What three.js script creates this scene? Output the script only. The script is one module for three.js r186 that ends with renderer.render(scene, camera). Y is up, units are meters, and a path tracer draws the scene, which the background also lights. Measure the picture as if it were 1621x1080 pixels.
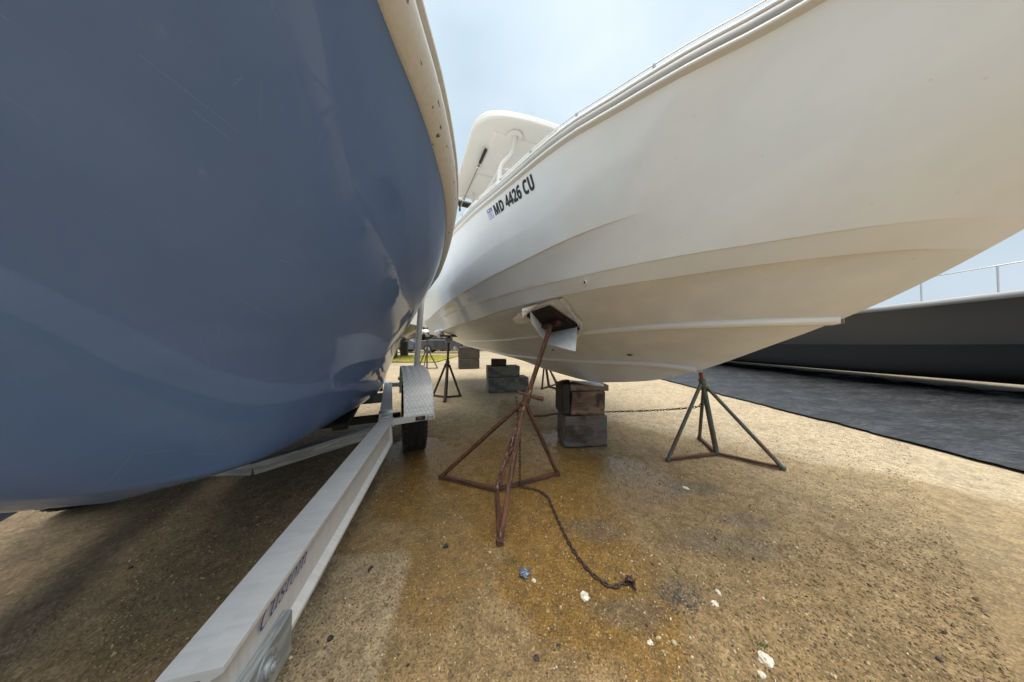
import * as THREE from 'three';
import { mergeGeometries, mergeVertices } from 'three/addons/utils/BufferGeometryUtils.js';
import { RoundedBoxGeometry } from 'three/addons/geometries/RoundedBoxGeometry.js';
import { ImprovedNoise } from 'three/addons/math/ImprovedNoise.js';

// ---------------------------------------------------------------- camera, sky, sun, exposure
const scene = new THREE.Scene();
const camera = new THREE.PerspectiveCamera(106.1, 1024 / 682, 0.05, 600);
camera.position.set(0, 1, 0);
camera.lookAt(0, 1, -10);
const renderer = new THREE.WebGLRenderer({ antialias: true });
renderer.setSize(1024, 682);
renderer.toneMapping = THREE.LinearToneMapping;
renderer.toneMappingExposure = 4.2;
renderer.shadowMap.enabled = true;
renderer.shadowMap.type = THREE.PCFSoftShadowMap;

let seed = 12345;
const rnd = () => { seed = (seed * 1664525 + 1013904223) >>> 0; return seed / 4294967296; };
const rr = (a, b) => a + (b - a) * rnd();
const PN = new ImprovedNoise();
const clamp = (x, a = 0, b = 1) => Math.min(b, Math.max(a, x));
const lerp = (a, b, t) => a + (b - a) * t;
const sstep = (a, b, x) => { const t = clamp((x - a) / (b - a)); return t * t * (3 - 2 * t); };
const fbm = (x, y, z, o = 4) => { let s = 0, a = 0.5; for (let i = 0; i < o; i++) { s += a * PN.noise(x, y, z); x *= 2.03; y *= 2.03; z *= 2.03; a *= 0.5; } return s; };

{ // overcast sky, computed: pale blue-white with soft cloud
  const W = 512, H = 256, d = new Float32Array(W * H * 4);
  for (let j = 0; j < H; j++) {
    const el = (j + 0.5) / H * Math.PI - Math.PI / 2;
    for (let i = 0; i < W; i++) {
      const az = (i + 0.5) / W * Math.PI * 2;
      const x = Math.cos(el) * Math.cos(az), y = Math.sin(el), z = Math.cos(el) * Math.sin(az);
      const yy = Math.max(y, 0);
      const c = clamp(0.5 + 1.5 * fbm(x * 1.6 + 5, y * 2.6 + 1, z * 1.6, 5));
      const k = (0.235 + 0.082 * yy) * (0.93 + 0.14 * c);
      const r = lerp(0.53, 0.67, c) * k, g = lerp(0.665, 0.755, c) * k, b = lerp(0.77, 0.835, c) * k;
      const o = (j * W + i) * 4;
      d[o] = r; d[o + 1] = g; d[o + 2] = b; d[o + 3] = 1;
    }
  }
  const t = new THREE.DataTexture(d, W, H, THREE.RGBAFormat, THREE.FloatType);
  t.mapping = THREE.EquirectangularReflectionMapping; t.magFilter = THREE.LinearFilter; t.minFilter = THREE.LinearFilter;
  t.colorSpace = THREE.LinearSRGBColorSpace; t.needsUpdate = true;
  scene.background = t; scene.environment = t;
}
const sun = new THREE.DirectionalLight(0xfff8ee, 1.5);
sun.position.set(1.2, 16, 1.2);
sun.target.position.set(0, 0, -2);
sun.castShadow = true; sun.shadow.radius = 120; sun.shadow.mapSize.set(2048, 2048);
Object.assign(sun.shadow.camera, { left: -14, right: 14, top: 14, bottom: -14, near: 1, far: 50 });
scene.add(sun, sun.target);

// ---------------------------------------------------------------- naming helpers
const used = new Map();
function numbered(n) { const k = used.get(n) || 0; used.set(n, k + 1); return k ? n + '_' + String(k).padStart(3, '0') : n; }
function thing(name, label, category, pos = [0, 0, 0], turn = 0, group) {
  const o = new THREE.Group(); o.name = numbered(name); scene.add(o); o.position.set(...pos); o.rotation.y = turn;
  o.userData = { label, category }; if (group) o.userData.group = group; return o;
}
function part(name, geo, mat, parent, label) {
  const m = new THREE.Mesh(Array.isArray(geo) ? merge(geo) : geo, mat); m.name = name; m.castShadow = m.receiveShadow = true; parent.add(m);
  if (label) m.userData.label = label; return m;
}
function single(name, geo, mat, label, category, group) {
  const m = part(numbered(name), geo, mat, scene); m.userData = { label, category }; if (group) m.userData.group = group; return m;
}
function struct(name, geo, mat) { const m = part(numbered(name), geo, mat, scene); m.userData.kind = 'structure'; return m; }
function merge(list) {
  const l = list.map(g => { g = g.index ? g.toNonIndexed() : g; for (const k of Object.keys(g.attributes)) if (!['position', 'normal', 'uv'].includes(k)) g.deleteAttribute(k); if (!g.attributes.uv) g.setAttribute('uv', new THREE.BufferAttribute(new Float32Array(g.attributes.position.count * 2), 2)); return g; });
  return mergeGeometries(l);
}
const V = (x, y, z) => new THREE.Vector3(x, y, z);
// ---------------------------------------------------------------- shape helpers
function rod(a, b, r, r2 = r, seg = 10, cap = true) {
  const d = b.clone().sub(a), L = d.length();
  const g = new THREE.CylinderGeometry(r2, r, L, seg, 1, !cap);
  g.applyQuaternion(new THREE.Quaternion().setFromUnitVectors(V(0, 1, 0), d.normalize()));
  g.translate((a.x + b.x) / 2, (a.y + b.y) / 2, (a.z + b.z) / 2); return g;
}
function tube(pts, r, seg = 40, rs = 8) { return new THREE.TubeGeometry(new THREE.CatmullRomCurve3(pts), seg, r, rs, false); }
function box(w, h, d, x = 0, y = 0, z = 0, bev = 0.006, s = 2) { const g = new RoundedBoxGeometry(w, h, d, s, Math.min(bev, w / 2.01, h / 2.01, d / 2.01)); g.translate(x, y, z); return g; }
function beam(a, b, w, h, bev = 0.004, up = V(0, 1, 0)) { // rectangular bar from a to b
  const d = b.clone().sub(a), L = d.length(); d.normalize();
  const x = up.clone().cross(d).normalize(), y = d.clone().cross(x);
  const g = new RoundedBoxGeometry(w, h, L, 1, bev);
  g.applyMatrix4(new THREE.Matrix4().makeBasis(x, y, d)); g.translate((a.x + b.x) / 2, (a.y + b.y) / 2, (a.z + b.z) / 2); return g;
}
function prism(profile, a, b, up = V(0, 1, 0)) { // extrude closed 2D profile [x,y] from a to b
  const d = b.clone().sub(a), L = d.length(); d.normalize();
  const x = up.clone().cross(d).normalize(), y = d.clone().cross(x);
  const s = new THREE.Shape(profile.map(p => new THREE.Vector2(...p)));
  const g = new THREE.ExtrudeGeometry(s, { depth: L, bevelEnabled: false });
  g.applyMatrix4(new THREE.Matrix4().makeBasis(x, y, d)); g.translate(a.x, a.y, a.z); return g;
}
function gridGeo(nu, nv, f) { // f(i/nu, j/nv) -> [x,y,z,u,v]
  const p = [], uv = [], ix = [];
  for (let j = 0; j <= nv; j++) for (let i = 0; i <= nu; i++) { const q = f(i / nu, j / nv, i, j); p.push(q[0], q[1], q[2]); uv.push(q[3] ?? i / nu, q[4] ?? j / nv); }
  for (let j = 0; j < nv; j++) for (let i = 0; i < nu; i++) { const a = j * (nu + 1) + i, b = a + 1, c = a + nu + 1, d = c + 1; ix.push(a, b, d, a, d, c); }
  const g = new THREE.BufferGeometry(); g.setAttribute('position', new THREE.Float32BufferAttribute(p, 3)); g.setAttribute('uv', new THREE.Float32BufferAttribute(uv, 2)); g.setIndex(ix); g.computeVertexNormals(); return g;
}
function jitter(g, amp, freq = 8, sd = 0) { // roughen a shape, keeping it closed
  g = mergeVertices(g.index ? g : g, 1e-4); const p = g.attributes.position;
  for (let i = 0; i < p.count; i++) { const x = p.getX(i), y = p.getY(i), z = p.getZ(i);
    p.setXYZ(i, x + amp * fbm(x * freq + sd, y * freq, z * freq, 3) * 2, y + amp * fbm(x * freq, y * freq + 7 + sd, z * freq, 3) * 2, z + amp * fbm(x * freq, y * freq, z * freq + 13 + sd, 3) * 2); }
  g.computeVertexNormals(); return g;
}
function pchip(xs, ys) {
  const n = xs.length, h = [], d = [], m = new Array(n).fill(0);
  for (let i = 0; i < n - 1; i++) { h[i] = xs[i + 1] - xs[i]; d[i] = (ys[i + 1] - ys[i]) / h[i]; }
  if (n === 2) { m[0] = m[1] = d[0]; } else {
    for (let i = 1; i < n - 1; i++) if (d[i - 1] * d[i] > 0) { const w1 = 2 * h[i] + h[i - 1], w2 = h[i] + 2 * h[i - 1]; m[i] = (w1 + w2) / (w1 / d[i - 1] + w2 / d[i]); }
    m[0] = d[0]; m[n - 1] = d[n - 2];
  }
  return x => { x = clamp(x, xs[0], xs[n - 1]); let i = 0; while (i < n - 2 && x > xs[i + 1]) i++; const t = (x - xs[i]) / h[i], t2 = t * t, t3 = t2 * t;
    return (2 * t3 - 3 * t2 + 1) * ys[i] + (t3 - 2 * t2 + t) * h[i] * m[i] + (-2 * t3 + 3 * t2) * ys[i + 1] + (t3 - t2) * h[i] * m[i + 1]; };
}
// ---------------------------------------------------------------- textures
function tex(w, h, fn, srgb = true) {
  const d = new Uint8Array(w * h * 4);
  for (let j = 0; j < h; j++) for (let i = 0; i < w; i++) { const c = fn(i, j); const o = (j * w + i) * 4; d[o] = clamp(c[0], 0, 1) * 255; d[o + 1] = clamp(c[1], 0, 1) * 255; d[o + 2] = clamp(c[2], 0, 1) * 255; d[o + 3] = 255; }
  const t = new THREE.DataTexture(d, w, h, THREE.RGBAFormat); t.wrapS = t.wrapT = THREE.RepeatWrapping; t.magFilter = THREE.LinearFilter; t.minFilter = THREE.LinearMipmapLinearFilter; t.generateMipmaps = true; t.anisotropy = 8;
  t.colorSpace = srgb ? THREE.SRGBColorSpace : THREE.NoColorSpace; t.needsUpdate = true; return t;
}
const toS = x => x <= 0.0031308 ? x * 12.92 : 1.055 * Math.pow(x, 1 / 2.4) - 0.055;
const lin = (r, g, b) => [toS(r), toS(g), toS(b)];
const mix3 = (a, b, t) => [lerp(a[0], b[0], t), lerp(a[1], b[1], t), lerp(a[2], b[2], t)];
const hash2 = (x, y) => { let h = (x * 374761393 + y * 668265263) | 0; h = Math.imul(h ^ (h >>> 13), 1274126177); return ((h ^ (h >>> 16)) >>> 0) / 4294967296; };
function vnoise(x, y, per) { // tileable value noise
  const x0 = Math.floor(x), y0 = Math.floor(y), fx = x - x0, fy = y - y0, u = fx * fx * (3 - 2 * fx), v = fy * fy * (3 - 2 * fy);
  const w = a => per ? ((a % per) + per) % per : a;
  return lerp(lerp(hash2(w(x0), w(y0)), hash2(w(x0 + 1), w(y0)), u), lerp(hash2(w(x0), w(y0 + 1)), hash2(w(x0 + 1), w(y0 + 1)), u), v);
}
const vfbm = (x, y, per, o = 4) => { let s = 0, a = 0.5; for (let i = 0; i < o; i++) { s += a * vnoise(x + i * 17, y + i * 31, per); x *= 2; y *= 2; if (per) per *= 2; a *= 0.5; } return s / (1 - Math.pow(0.5, o)); };
const C = (r, g, b) => new THREE.Color().setRGB(r, g, b);
const std = (o) => new THREE.MeshStandardMaterial({ side: THREE.DoubleSide, ...o });
const phy = (o) => new THREE.MeshPhysicalMaterial({ side: THREE.DoubleSide, ...o });

function noisy(n, per, a, b, lo = 0.3, hi = 0.7, speck = 0, sc = null) { // two-tone mottled map
  return tex(n, n, (i, j) => { const x = i / n * per, y = j / n * per; let c = mix3(a, b, sstep(lo, hi, vfbm(x, y, per, 5))); if (speck && hash2(i, j) < speck) c = mix3(c, sc, 0.7); return lin(...c); });
}
const rustMap = tex(256, 256, (i, j) => {
  const x = i / 256 * 8, y = j / 256 * 8, a = vfbm(x, y, 8, 5), b = vfbm(x * 4 + 3, y * 4, 32, 4);
  let c = mix3([0.042, 0.02, 0.013], [0.15, 0.058, 0.027], sstep(0.3, 0.7, a)); c = mix3(c, [0.22, 0.12, 0.08], sstep(0.55, 0.8, b)); return lin(...c);
});
const rustPaintMap = tex(256, 256, (i, j) => { // chipped pale paint over rust
  const x = i / 256 * 8, y = j / 256 * 8, a = vfbm(x, y, 8, 5), b = vfbm(x * 4 + 3, y * 4, 32, 4);
  let c = mix3([0.06, 0.022, 0.013], [0.17, 0.06, 0.032], sstep(0.3, 0.7, a)); if (b > 0.60) c = [0.36, 0.27, 0.24]; return lin(...c);
});
const greenRustMap = tex(256, 256, (i, j) => {
  const x = i / 256 * 8, y = j / 256 * 8, a = vfbm(x, y, 8, 5), b = vfbm(x * 4 + 3, y * 4, 32, 4);
  let c = mix3([0.05, 0.085, 0.078], [0.095, 0.16, 0.155], b); if (a > 0.49) c = mix3([0.10, 0.075, 0.045], [0.14, 0.06, 0.03], b); return lin(...c);
});
const bump8 = tex(256, 256, (i, j) => { const v = vfbm(i / 256 * 32, j / 256 * 32, 32, 4); return [v, v, v]; }, false);
const M = {};
M.rust = std({ map: rustMap, roughness: 0.72, metalness: 0.1, bumpMap: bump8, bumpScale: 0.0015 });
M.rustPaint = std({ map: rustPaintMap, roughness: 0.6, metalness: 0.1, bumpMap: bump8, bumpScale: 0.001 });
M.greenRust = std({ map: greenRustMap, roughness: 0.55, metalness: 0.1, bumpMap: bump8, bumpScale: 0.001 });
M.redRust = std({ color: C(0.2, 0.04, 0.02), roughness: 0.6, bumpMap: bump8, bumpScale: 0.001 });
M.whiteHull = phy({ map: noisy(512, 16, [0.74, 0.775, 0.795], [0.77, 0.805, 0.825], 0.3, 0.7, 0.0002, [0.55, 0.5, 0.43]), roughness: 0.62, roughnessMap: noisy(256, 6, [0.5, 0.42, 0.5], [0.7, 0.68, 0.7], 0.35, 0.65), clearcoat: 0.55, clearcoatRoughness: 0.08, ior: 1.5 });
M.whiteHull.roughnessMap.colorSpace = THREE.NoColorSpace;
M.whiteBottom = phy({ map: noisy(512, 16, [0.70, 0.72, 0.72], [0.765, 0.785, 0.785], 0.25, 0.75, 0.0006, [0.4, 0.33, 0.24]), roughness: 0.42, clearcoat: 0.25, clearcoatRoughness: 0.25 });
M.strake = phy({ color: C(0.84, 0.84, 0.83), roughness: 0.35, clearcoat: 0.4 });
M.deck = phy({ color: C(0.34, 0.34, 0.33), roughness: 0.6 });
M.white = phy({ color: C(0.70, 0.70, 0.68), roughness: 0.35, clearcoat: 0.3, clearcoatRoughness: 0.2 });
M.greyVinyl = std({ map: noisy(128, 8, [0.36, 0.36, 0.355], [0.43, 0.43, 0.42]), roughness: 0.5 });
M.steel = std({ color: C(0.6, 0.61, 0.62), roughness: 0.25, metalness: 0.9 });
M.black = std({ color: C(0.012, 0.012, 0.013), roughness: 0.6 });
M.blackGloss = phy({ color: C(0.012, 0.012, 0.014), roughness: 0.4, clearcoat: 0.5 });
{ // blue gelcoat with chalking and small scratches
  const base = noisy(1024, 12, [0.128, 0.212, 0.425], [0.14, 0.23, 0.455], 0.25, 0.75, 0.0005, [0.25, 0.27, 0.3]); const d = base.image.data, n = 1024;
  for (let k = 0; k < 150; k++) { let x = rnd() * n, y = rnd() * n; const a = rr(-0.5, 0.5) + (rnd() < 0.25 ? 1.3 : 0), L = 10 + rnd() * rnd() * 90, al = rr(0.05, 0.22); for (let q = 0; q < L; q++) { const o = ((((y | 0) + n) % n) * n + (((x | 0) + n) % n)) * 4; for (let c = 0; c < 3; c++) d[o + c] = lerp(d[o + c], 205, al); x += Math.cos(a); y += Math.sin(a) + 0.1 * (rnd() - 0.5); } }
  base.needsUpdate = true;
  M.blue = phy({ map: base, roughness: 0.6, specularIntensity: 0.1, clearcoat: 0.7, clearcoatRoughness: 0.05, ior: 1.48 });
}
M.beigeRail = std({ map: tex(512, 256, (i, j) => { const x = i / 512 * 64, y = j / 256 * 32; let c = mix3([0.66, 0.66, 0.64], [0.76, 0.76, 0.74], vfbm(x, y, 0, 4)); const q = vfbm(x * 0.35 + 9, y * 0.35, 0, 4); if (q > 0.75) c = mix3(c, [0.16, 0.12, 0.085], sstep(0.75, 0.80, q)); return lin(...c); }), roughness: 0.55 });
M.alu = std({ map: tex(512, 512, (i, j) => { const s = vfbm(i / 512 * 6, j / 512 * 120, 0, 3), q = vfbm(i / 512 * 10, j / 512 * 10, 10, 4); return lin(...mix3([0.46, 0.47, 0.475], [0.66, 0.67, 0.675], s * 0.6 + q * 0.4)); }), roughness: 0.5, metalness: 0.25 });
M.aluDark = std({ map: noisy(256, 10, [0.22, 0.245, 0.26], [0.36, 0.385, 0.40]), roughness: 0.5, metalness: 0.4 });
M.plate = std({ color: C(0.74, 0.745, 0.75), roughness: 0.42, metalness: 0.15 });
M.lozenge = std({ color: C(0.93, 0.93, 0.92), roughness: 0.35, metalness: 0.0 });
M.rubber = std({ map: noisy(128, 8, [0.012, 0.012, 0.012], [0.03, 0.028, 0.025]), roughness: 0.8 });
M.pvc = std({ color: C(0.82, 0.82, 0.80), roughness: 0.45 });
M.cloth = std({ map: noisy(256, 16, [0.74, 0.75, 0.76], [0.84, 0.85, 0.86]), roughness: 0.95, bumpMap: bump8, bumpScale: 0.002 });
M.ply = std({ map: tex(256, 256, (i, j) => { const s = vfbm(i / 256 * 40, j / 256 * 4, 0, 4), q = vfbm(i / 256 * 6, j / 256 * 6, 6, 4); return lin(...mix3([0.006, 0.0035, 0.003], [0.032, 0.016, 0.011], s * 0.6 + q * 0.4)); }), roughness: 0.7, bumpMap: bump8, bumpScale: 0.003 });
const woodTex = (a, b, c) => tex(256, 256, (i, j) => { const s = vfbm(i / 256 * 4, j / 256 * 22, 0, 5), q = vfbm(i / 256 * 7, j / 256 * 7, 7, 4); let k = mix3(a, b, sstep(0.2, 0.85, s * 0.65 + q * 0.35)); k = mix3(k, c, sstep(0.5, 0.75, q)); return lin(...k); });
const woodBump = tex(256, 256, (i, j) => { const v = vfbm(i / 256 * 5, j / 256 * 64, 0, 4); return [v, v, v]; }, false);
M.woodDark = std({ map: woodTex([0.04, 0.03, 0.026], [0.18, 0.145, 0.128], [0.13, 0.11, 0.10]), roughness: 0.6, bumpMap: woodBump, bumpScale: 0.002 });
M.woodMid = std({ map: woodTex([0.09, 0.055, 0.034], [0.30, 0.20, 0.125], [0.04, 0.027, 0.021]), roughness: 0.65, bumpMap: woodBump, bumpScale: 0.002 });
M.woodPale = std({ map: woodTex([0.13, 0.09, 0.06], [0.25, 0.19, 0.14], [0.05, 0.035, 0.025]), roughness: 0.75, bumpMap: woodBump, bumpScale: 0.002 });
M.woodBlack = std({ map: woodTex([0.018, 0.013, 0.009], [0.05, 0.036, 0.024], [0.03, 0.022, 0.015]), roughness: 0.7, bumpMap: woodBump, bumpScale: 0.002 });
M.greenPaint = std({ color: C(0.02, 0.22, 0.15), roughness: 0.6 });
M.concrete = std({ map: noisy(256, 8, [0.085, 0.088, 0.085], [0.16, 0.165, 0.155], 0.25, 0.75, 0.02, [0.04, 0.04, 0.04]), roughness: 0.85, bumpMap: bump8, bumpScale: 0.003 });

// ---------------------------------------------------------------- ground
const D = (px, py) => { const z = 406 / (py - 540); return [(px - 810.5) / 406 * z, z]; };   // photo notes -> ground metres
const wetSpots = [[0.02, 2.1, 0.75, 0.75, 1], [0.15, 1.55, 0.55, 0.5, 1], [0.25, 1.15, 0.45, 0.4, 0.8], [0.75, 1.95, 0.5, 0.4, 0.8], [-0.45, 1.75, 0.55, 0.5, 0.85], [-0.9, 2.3, 0.45, 0.55, 0.8], [0.45, 2.6, 0.5, 0.35, 0.7], [-0.3, 1.2, 0.35, 0.5, 0.6]];
const greySpots = [[1.08, 1.27, 0.30, 0.10], [1.30, 1.42, 0.16, 0.07], [0.42, 1.36, 0.16, 0.09], [0.44, 0.95, 0.14, 0.06], [0.66, 1.02, 0.10, 0.07], [1.25, 1.75, 0.22, 0.1]];
function groundInfo(x, z, fine = true) { // z = metres ahead of the photographer; returns wet 0..1, colour, height
  const w0 = fbm(x * 1.1, z * 1.1, 3.3, 4), w1 = fbm(x * 5, z * 5, 8.1, 3);
  let wet = 0; for (const [cx, cz, rx, rz, a] of wetSpots) { const dd = Math.hypot((x - cx) / rx, (z - cz) / rz) + w0 * 0.9 + w1 * 0.25; wet = Math.max(wet, a * (1 - sstep(0.6, 1.25, dd))); }
  // dry patch below the trailer tongue, with a sharp edge to the wet gravel
  const dryB = Math.max(Math.abs(x + 0.66 + 0.16 * (z - 0.9)) / 0.25, Math.abs(z - 0.82) / 0.42) + w0 * 0.35 + w1 * 0.12;
  const dry = 1 - sstep(0.92, 1.04, dryB);
  wet = Math.max(wet, 0.42 * (1 - sstep(1.9, 3.2, Math.hypot(x, z) + w0))) * (1 - dry);
  const far = x > -0.2 ? Math.max(sstep(-0.15, 0.22, z - 3.15 + 0.8 * (x - 1.2) + 0.5 * w0 + 0.2 * w1), 0) : sstep(2.9, 4.0, z + 0.9 * w0);
  let h = 0.014 * fbm(x * 0.9 + 4, z * 0.9, 1.2, 3) + (fine ? 0.006 * fbm(x * 6, z * 6, 5, 3) : 0);
  h -= 0.012 * wet; h *= 1 - sstep(3.2, 3.7, x);
  let c = mix3([0.20, 0.145, 0.075], [0.27, 0.20, 0.11], clamp(0.5 + w1));         // damp sand
  c = mix3(c, [0.325, 0.262, 0.172], far * (x > -0.3 ? 0.95 : 0.8));                   // dry pale sand
  c = mix3(c, [0.205, 0.118, 0.032], sstep(0.05, 0.85, wet));                         // wet brown
  let grey = 0; for (const [cx, cz, rx, rz] of greySpots) grey = Math.max(grey, 1 - sstep(0.5, 1.2, Math.hypot((x - cx) / rx, (z - cz) / rz) + 0.8 * w1 + 0.4 * w0));
  c = mix3(c, [0.115, 0.095, 0.07], grey * 0.55);
  c = mix3(c, [0.31, 0.24, 0.145], dry);
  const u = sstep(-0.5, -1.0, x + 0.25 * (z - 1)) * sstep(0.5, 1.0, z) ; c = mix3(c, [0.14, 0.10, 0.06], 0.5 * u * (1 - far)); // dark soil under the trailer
  return { wet, c, h, far, dry };
}
function groundPatch(name, X0, X1, Z0, Z1, lift, seg) {
  const N = 2048, mapD = new Uint8Array(N * N * 4), orm = new Uint8Array(N * N * 4), LN = 256, low = [];
  for (let j = 0; j <= LN; j++) for (let i = 0; i <= LN; i++) low.push(groundInfo(lerp(X0, X1, i / LN), lerp(Z0, Z1, j / LN)));
  for (let j = 0; j < N; j++) for (let i = 0; i < N; i++) {
    const gx = i / N * LN, gy = j / N * LN, x0 = Math.floor(gx), y0 = Math.floor(gy), fx = gx - x0, fy = gy - y0;
    const A = low[y0 * (LN + 1) + x0], B = low[y0 * (LN + 1) + x0 + 1], Cc = low[(y0 + 1) * (LN + 1) + x0], Dd = low[(y0 + 1) * (LN + 1) + x0 + 1];
    const bi = (a, b, c, d) => lerp(lerp(a, b, fx), lerp(c, d, fx), fy);
    const wet = bi(A.wet, B.wet, Cc.wet, Dd.wet); let c = [0, 1, 2].map(k => bi(A.c[k], B.c[k], Cc.c[k], Dd.c[k]));
    const X = lerp(X0, X1, i / N) + 20, Z = lerp(Z0, Z1, j / N) + 20;           // metres
    const n1 = vfbm(X * 28, Z * 28, 0, 4), n4 = vfbm(X * 4, Z * 4, 0, 3), gr = vnoise(X * 230, Z * 230), g2 = vnoise(X * 140 + 50, Z * 140), n2 = hash2(i, j);
    let k = (0.62 + 0.76 * n1) * (0.86 + 0.28 * n4) * (0.62 + 0.76 * gr); c = c.map(v => v * k);
    if (g2 > 0.84) c = mix3(c, [0.45, 0.35, 0.20], 0.55 * sstep(0.84, 0.92, g2)); else if (g2 < 0.15) c = mix3(c, [0.06, 0.045, 0.028], 0.6 * sstep(0.15, 0.07, g2));
    if (n2 > 0.93) c = c.map(v => v * 0.75);
    const o = (j * N + i) * 4, s = lin(...c);
    mapD[o] = clamp(s[0]) * 255; mapD[o + 1] = clamp(s[1]) * 255; mapD[o + 2] = clamp(s[2]) * 255; mapD[o + 3] = 255;
    const ro = clamp(0.92 - 0.64 * sstep(0.25, 0.8, wet + 0.5 * (n1 - 0.5)) + 0.1 * (n2 - 0.5), 0.16, 1);
    orm[o] = 255 * clamp(n1 * 0.45 + gr * 0.35 + g2 * 0.2); orm[o + 1] = ro * 255; orm[o + 2] = 0; orm[o + 3] = 255;
  }
  const mk = (d, srgb) => { const t = new THREE.DataTexture(d, N, N, THREE.RGBAFormat); t.magFilter = THREE.LinearFilter; t.minFilter = THREE.LinearMipmapLinearFilter; t.generateMipmaps = true; t.anisotropy = 8; t.colorSpace = srgb ? THREE.SRGBColorSpace : THREE.NoColorSpace; t.needsUpdate = true; return t; };
  const mp = mk(mapD, true), om = mk(orm, false);
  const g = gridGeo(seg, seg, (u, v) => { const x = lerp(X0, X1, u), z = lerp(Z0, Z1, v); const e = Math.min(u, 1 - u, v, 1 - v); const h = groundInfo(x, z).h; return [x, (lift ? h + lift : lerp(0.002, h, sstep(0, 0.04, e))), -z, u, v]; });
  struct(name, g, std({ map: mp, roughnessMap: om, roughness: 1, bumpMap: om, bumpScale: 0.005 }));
}
{
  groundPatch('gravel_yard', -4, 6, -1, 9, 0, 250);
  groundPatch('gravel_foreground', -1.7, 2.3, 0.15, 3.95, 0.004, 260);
  // the wider yard, out to the horizon
  const rings = [];
  const cx = 1, cz = 4;
  const gg = gridGeo(96, 60, (u, v) => { const a = u * Math.PI * 2, r = 4.2 + 0 + Math.pow(v, 3) * 260; return [cx + Math.cos(a) * r, -0.025, -(cz + Math.sin(a) * r), (cx + Math.cos(a) * r) / 4, (cz + Math.sin(a) * r) / 4]; });
  const ft = tex(1024, 1024, (i, j) => { const x = i / 1024, y = j / 1024; const a = vfbm(x * 6, y * 6, 6, 5), b = vfbm(x * 90, y * 90, 90, 3), h = hash2(i, j); let c = mix3([0.25, 0.195, 0.122], [0.36, 0.295, 0.20], a); c = c.map(v => v * (0.6 + 0.8 * b)); if (h > 0.95) c = c.map(v => v * 0.4); return lin(...c); });
  struct('ground', gg, std({ map: ft, roughness: 0.95, bumpMap: bump8, bumpScale: 0.004 }));
}
const gh = (x, z) => groundInfo(x, z).h + (x > -1.7 && x < 2.3 && z > 0.15 && z < 3.95 ? 0.004 : 0);
{ // loose stones of the gravel (uncountable)
  const geo = new THREE.IcosahedronGeometry(1, 0);
  const N = 90000, im = new THREE.InstancedMesh(geo, std({ roughness: 0.65, flatShading: true }), N); const m = new THREE.Matrix4(), q = new THREE.Quaternion(), e = new THREE.Euler(), col = new THREE.Color();
  for (let i = 0; i < N; i++) {
    const z = 0.3 + Math.pow(rnd(), 2.0) * 5.5, x = rr(-1.15, 1.35) * (0.35 + z);
    const big = rnd(); let s = big < 0.975 ? rr(0.0012, 0.0036) : rr(0.003, 0.0072);
    if (x > 0.45 && z < 1.3) s *= 1.25;
    e.set(rr(0, 6), rr(0, 6), rr(0, 6)); q.setFromEuler(e);
    m.compose(V(x, gh(x, z) + s * 0.25, -z), q, V(s * rr(0.8, 1.5), s * rr(0.5, 0.8), s * rr(0.8, 1.4))); im.setMatrixAt(i, m);
    const t = rnd(), k = rr(0.6, 1.15);
    const c = t < 0.50 ? [0.25, 0.175, 0.085] : t < 0.80 ? [0.17, 0.115, 0.052] : t < 0.935 ? [0.42, 0.32, 0.175] : t < 0.965 ? [0.06, 0.047, 0.034] : [0.58, 0.49, 0.34];
    col.setRGB(c[0] * k, c[1] * k, c[2] * k); im.setColorAt(i, col);
  }
  im.name = 'gravel_stones'; im.castShadow = im.receiveShadow = true; im.userData = { kind: 'stuff', label: 'loose small stones scattered over the wet sandy yard', category: 'gravel' }; scene.add(im);
}
{ // dark wet sheeting / road strip along the right
  const g = gridGeo(90, 420, (u, v) => { const z = lerp(-3, 26, v); const x = lerp(3.86, 9.5, u) + (u < 0.04 ? 0.14 * fbm(z * 0.8, 2, 1) + 0.07 * fbm(z * 5, 3, 1) : 0); return [x, 0.022 + (u < 0.02 ? 0 : 0.012) + (0.05 * Math.abs(fbm(x * 1.6, z * 0.45, 4, 4)) + 0.03 * Math.pow(1 - Math.abs(fbm(x * 2.6 + 3, z * 0.8, 9, 3)), 6)) * (u > 0.03 ? 1 : 0.15), -z, x, z]; });
  const t = tex(512, 512, (i, j) => { const a = vfbm(i / 512 * 4, j / 512 * 12, 4, 5), b = vfbm(i / 512 * 20, j / 512 * 60, 20, 3); return lin(...mix3([0.006, 0.0062, 0.007], [0.030, 0.031, 0.035], sstep(0.35, 0.7, a * 0.45 + b * 0.55))); });
  t.repeat.set(0.7, 0.5);
  struct('road', g, std({ map: t, roughness: 0.45, bumpMap: bump8, bumpScale: 0.01 }));
}
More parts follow.
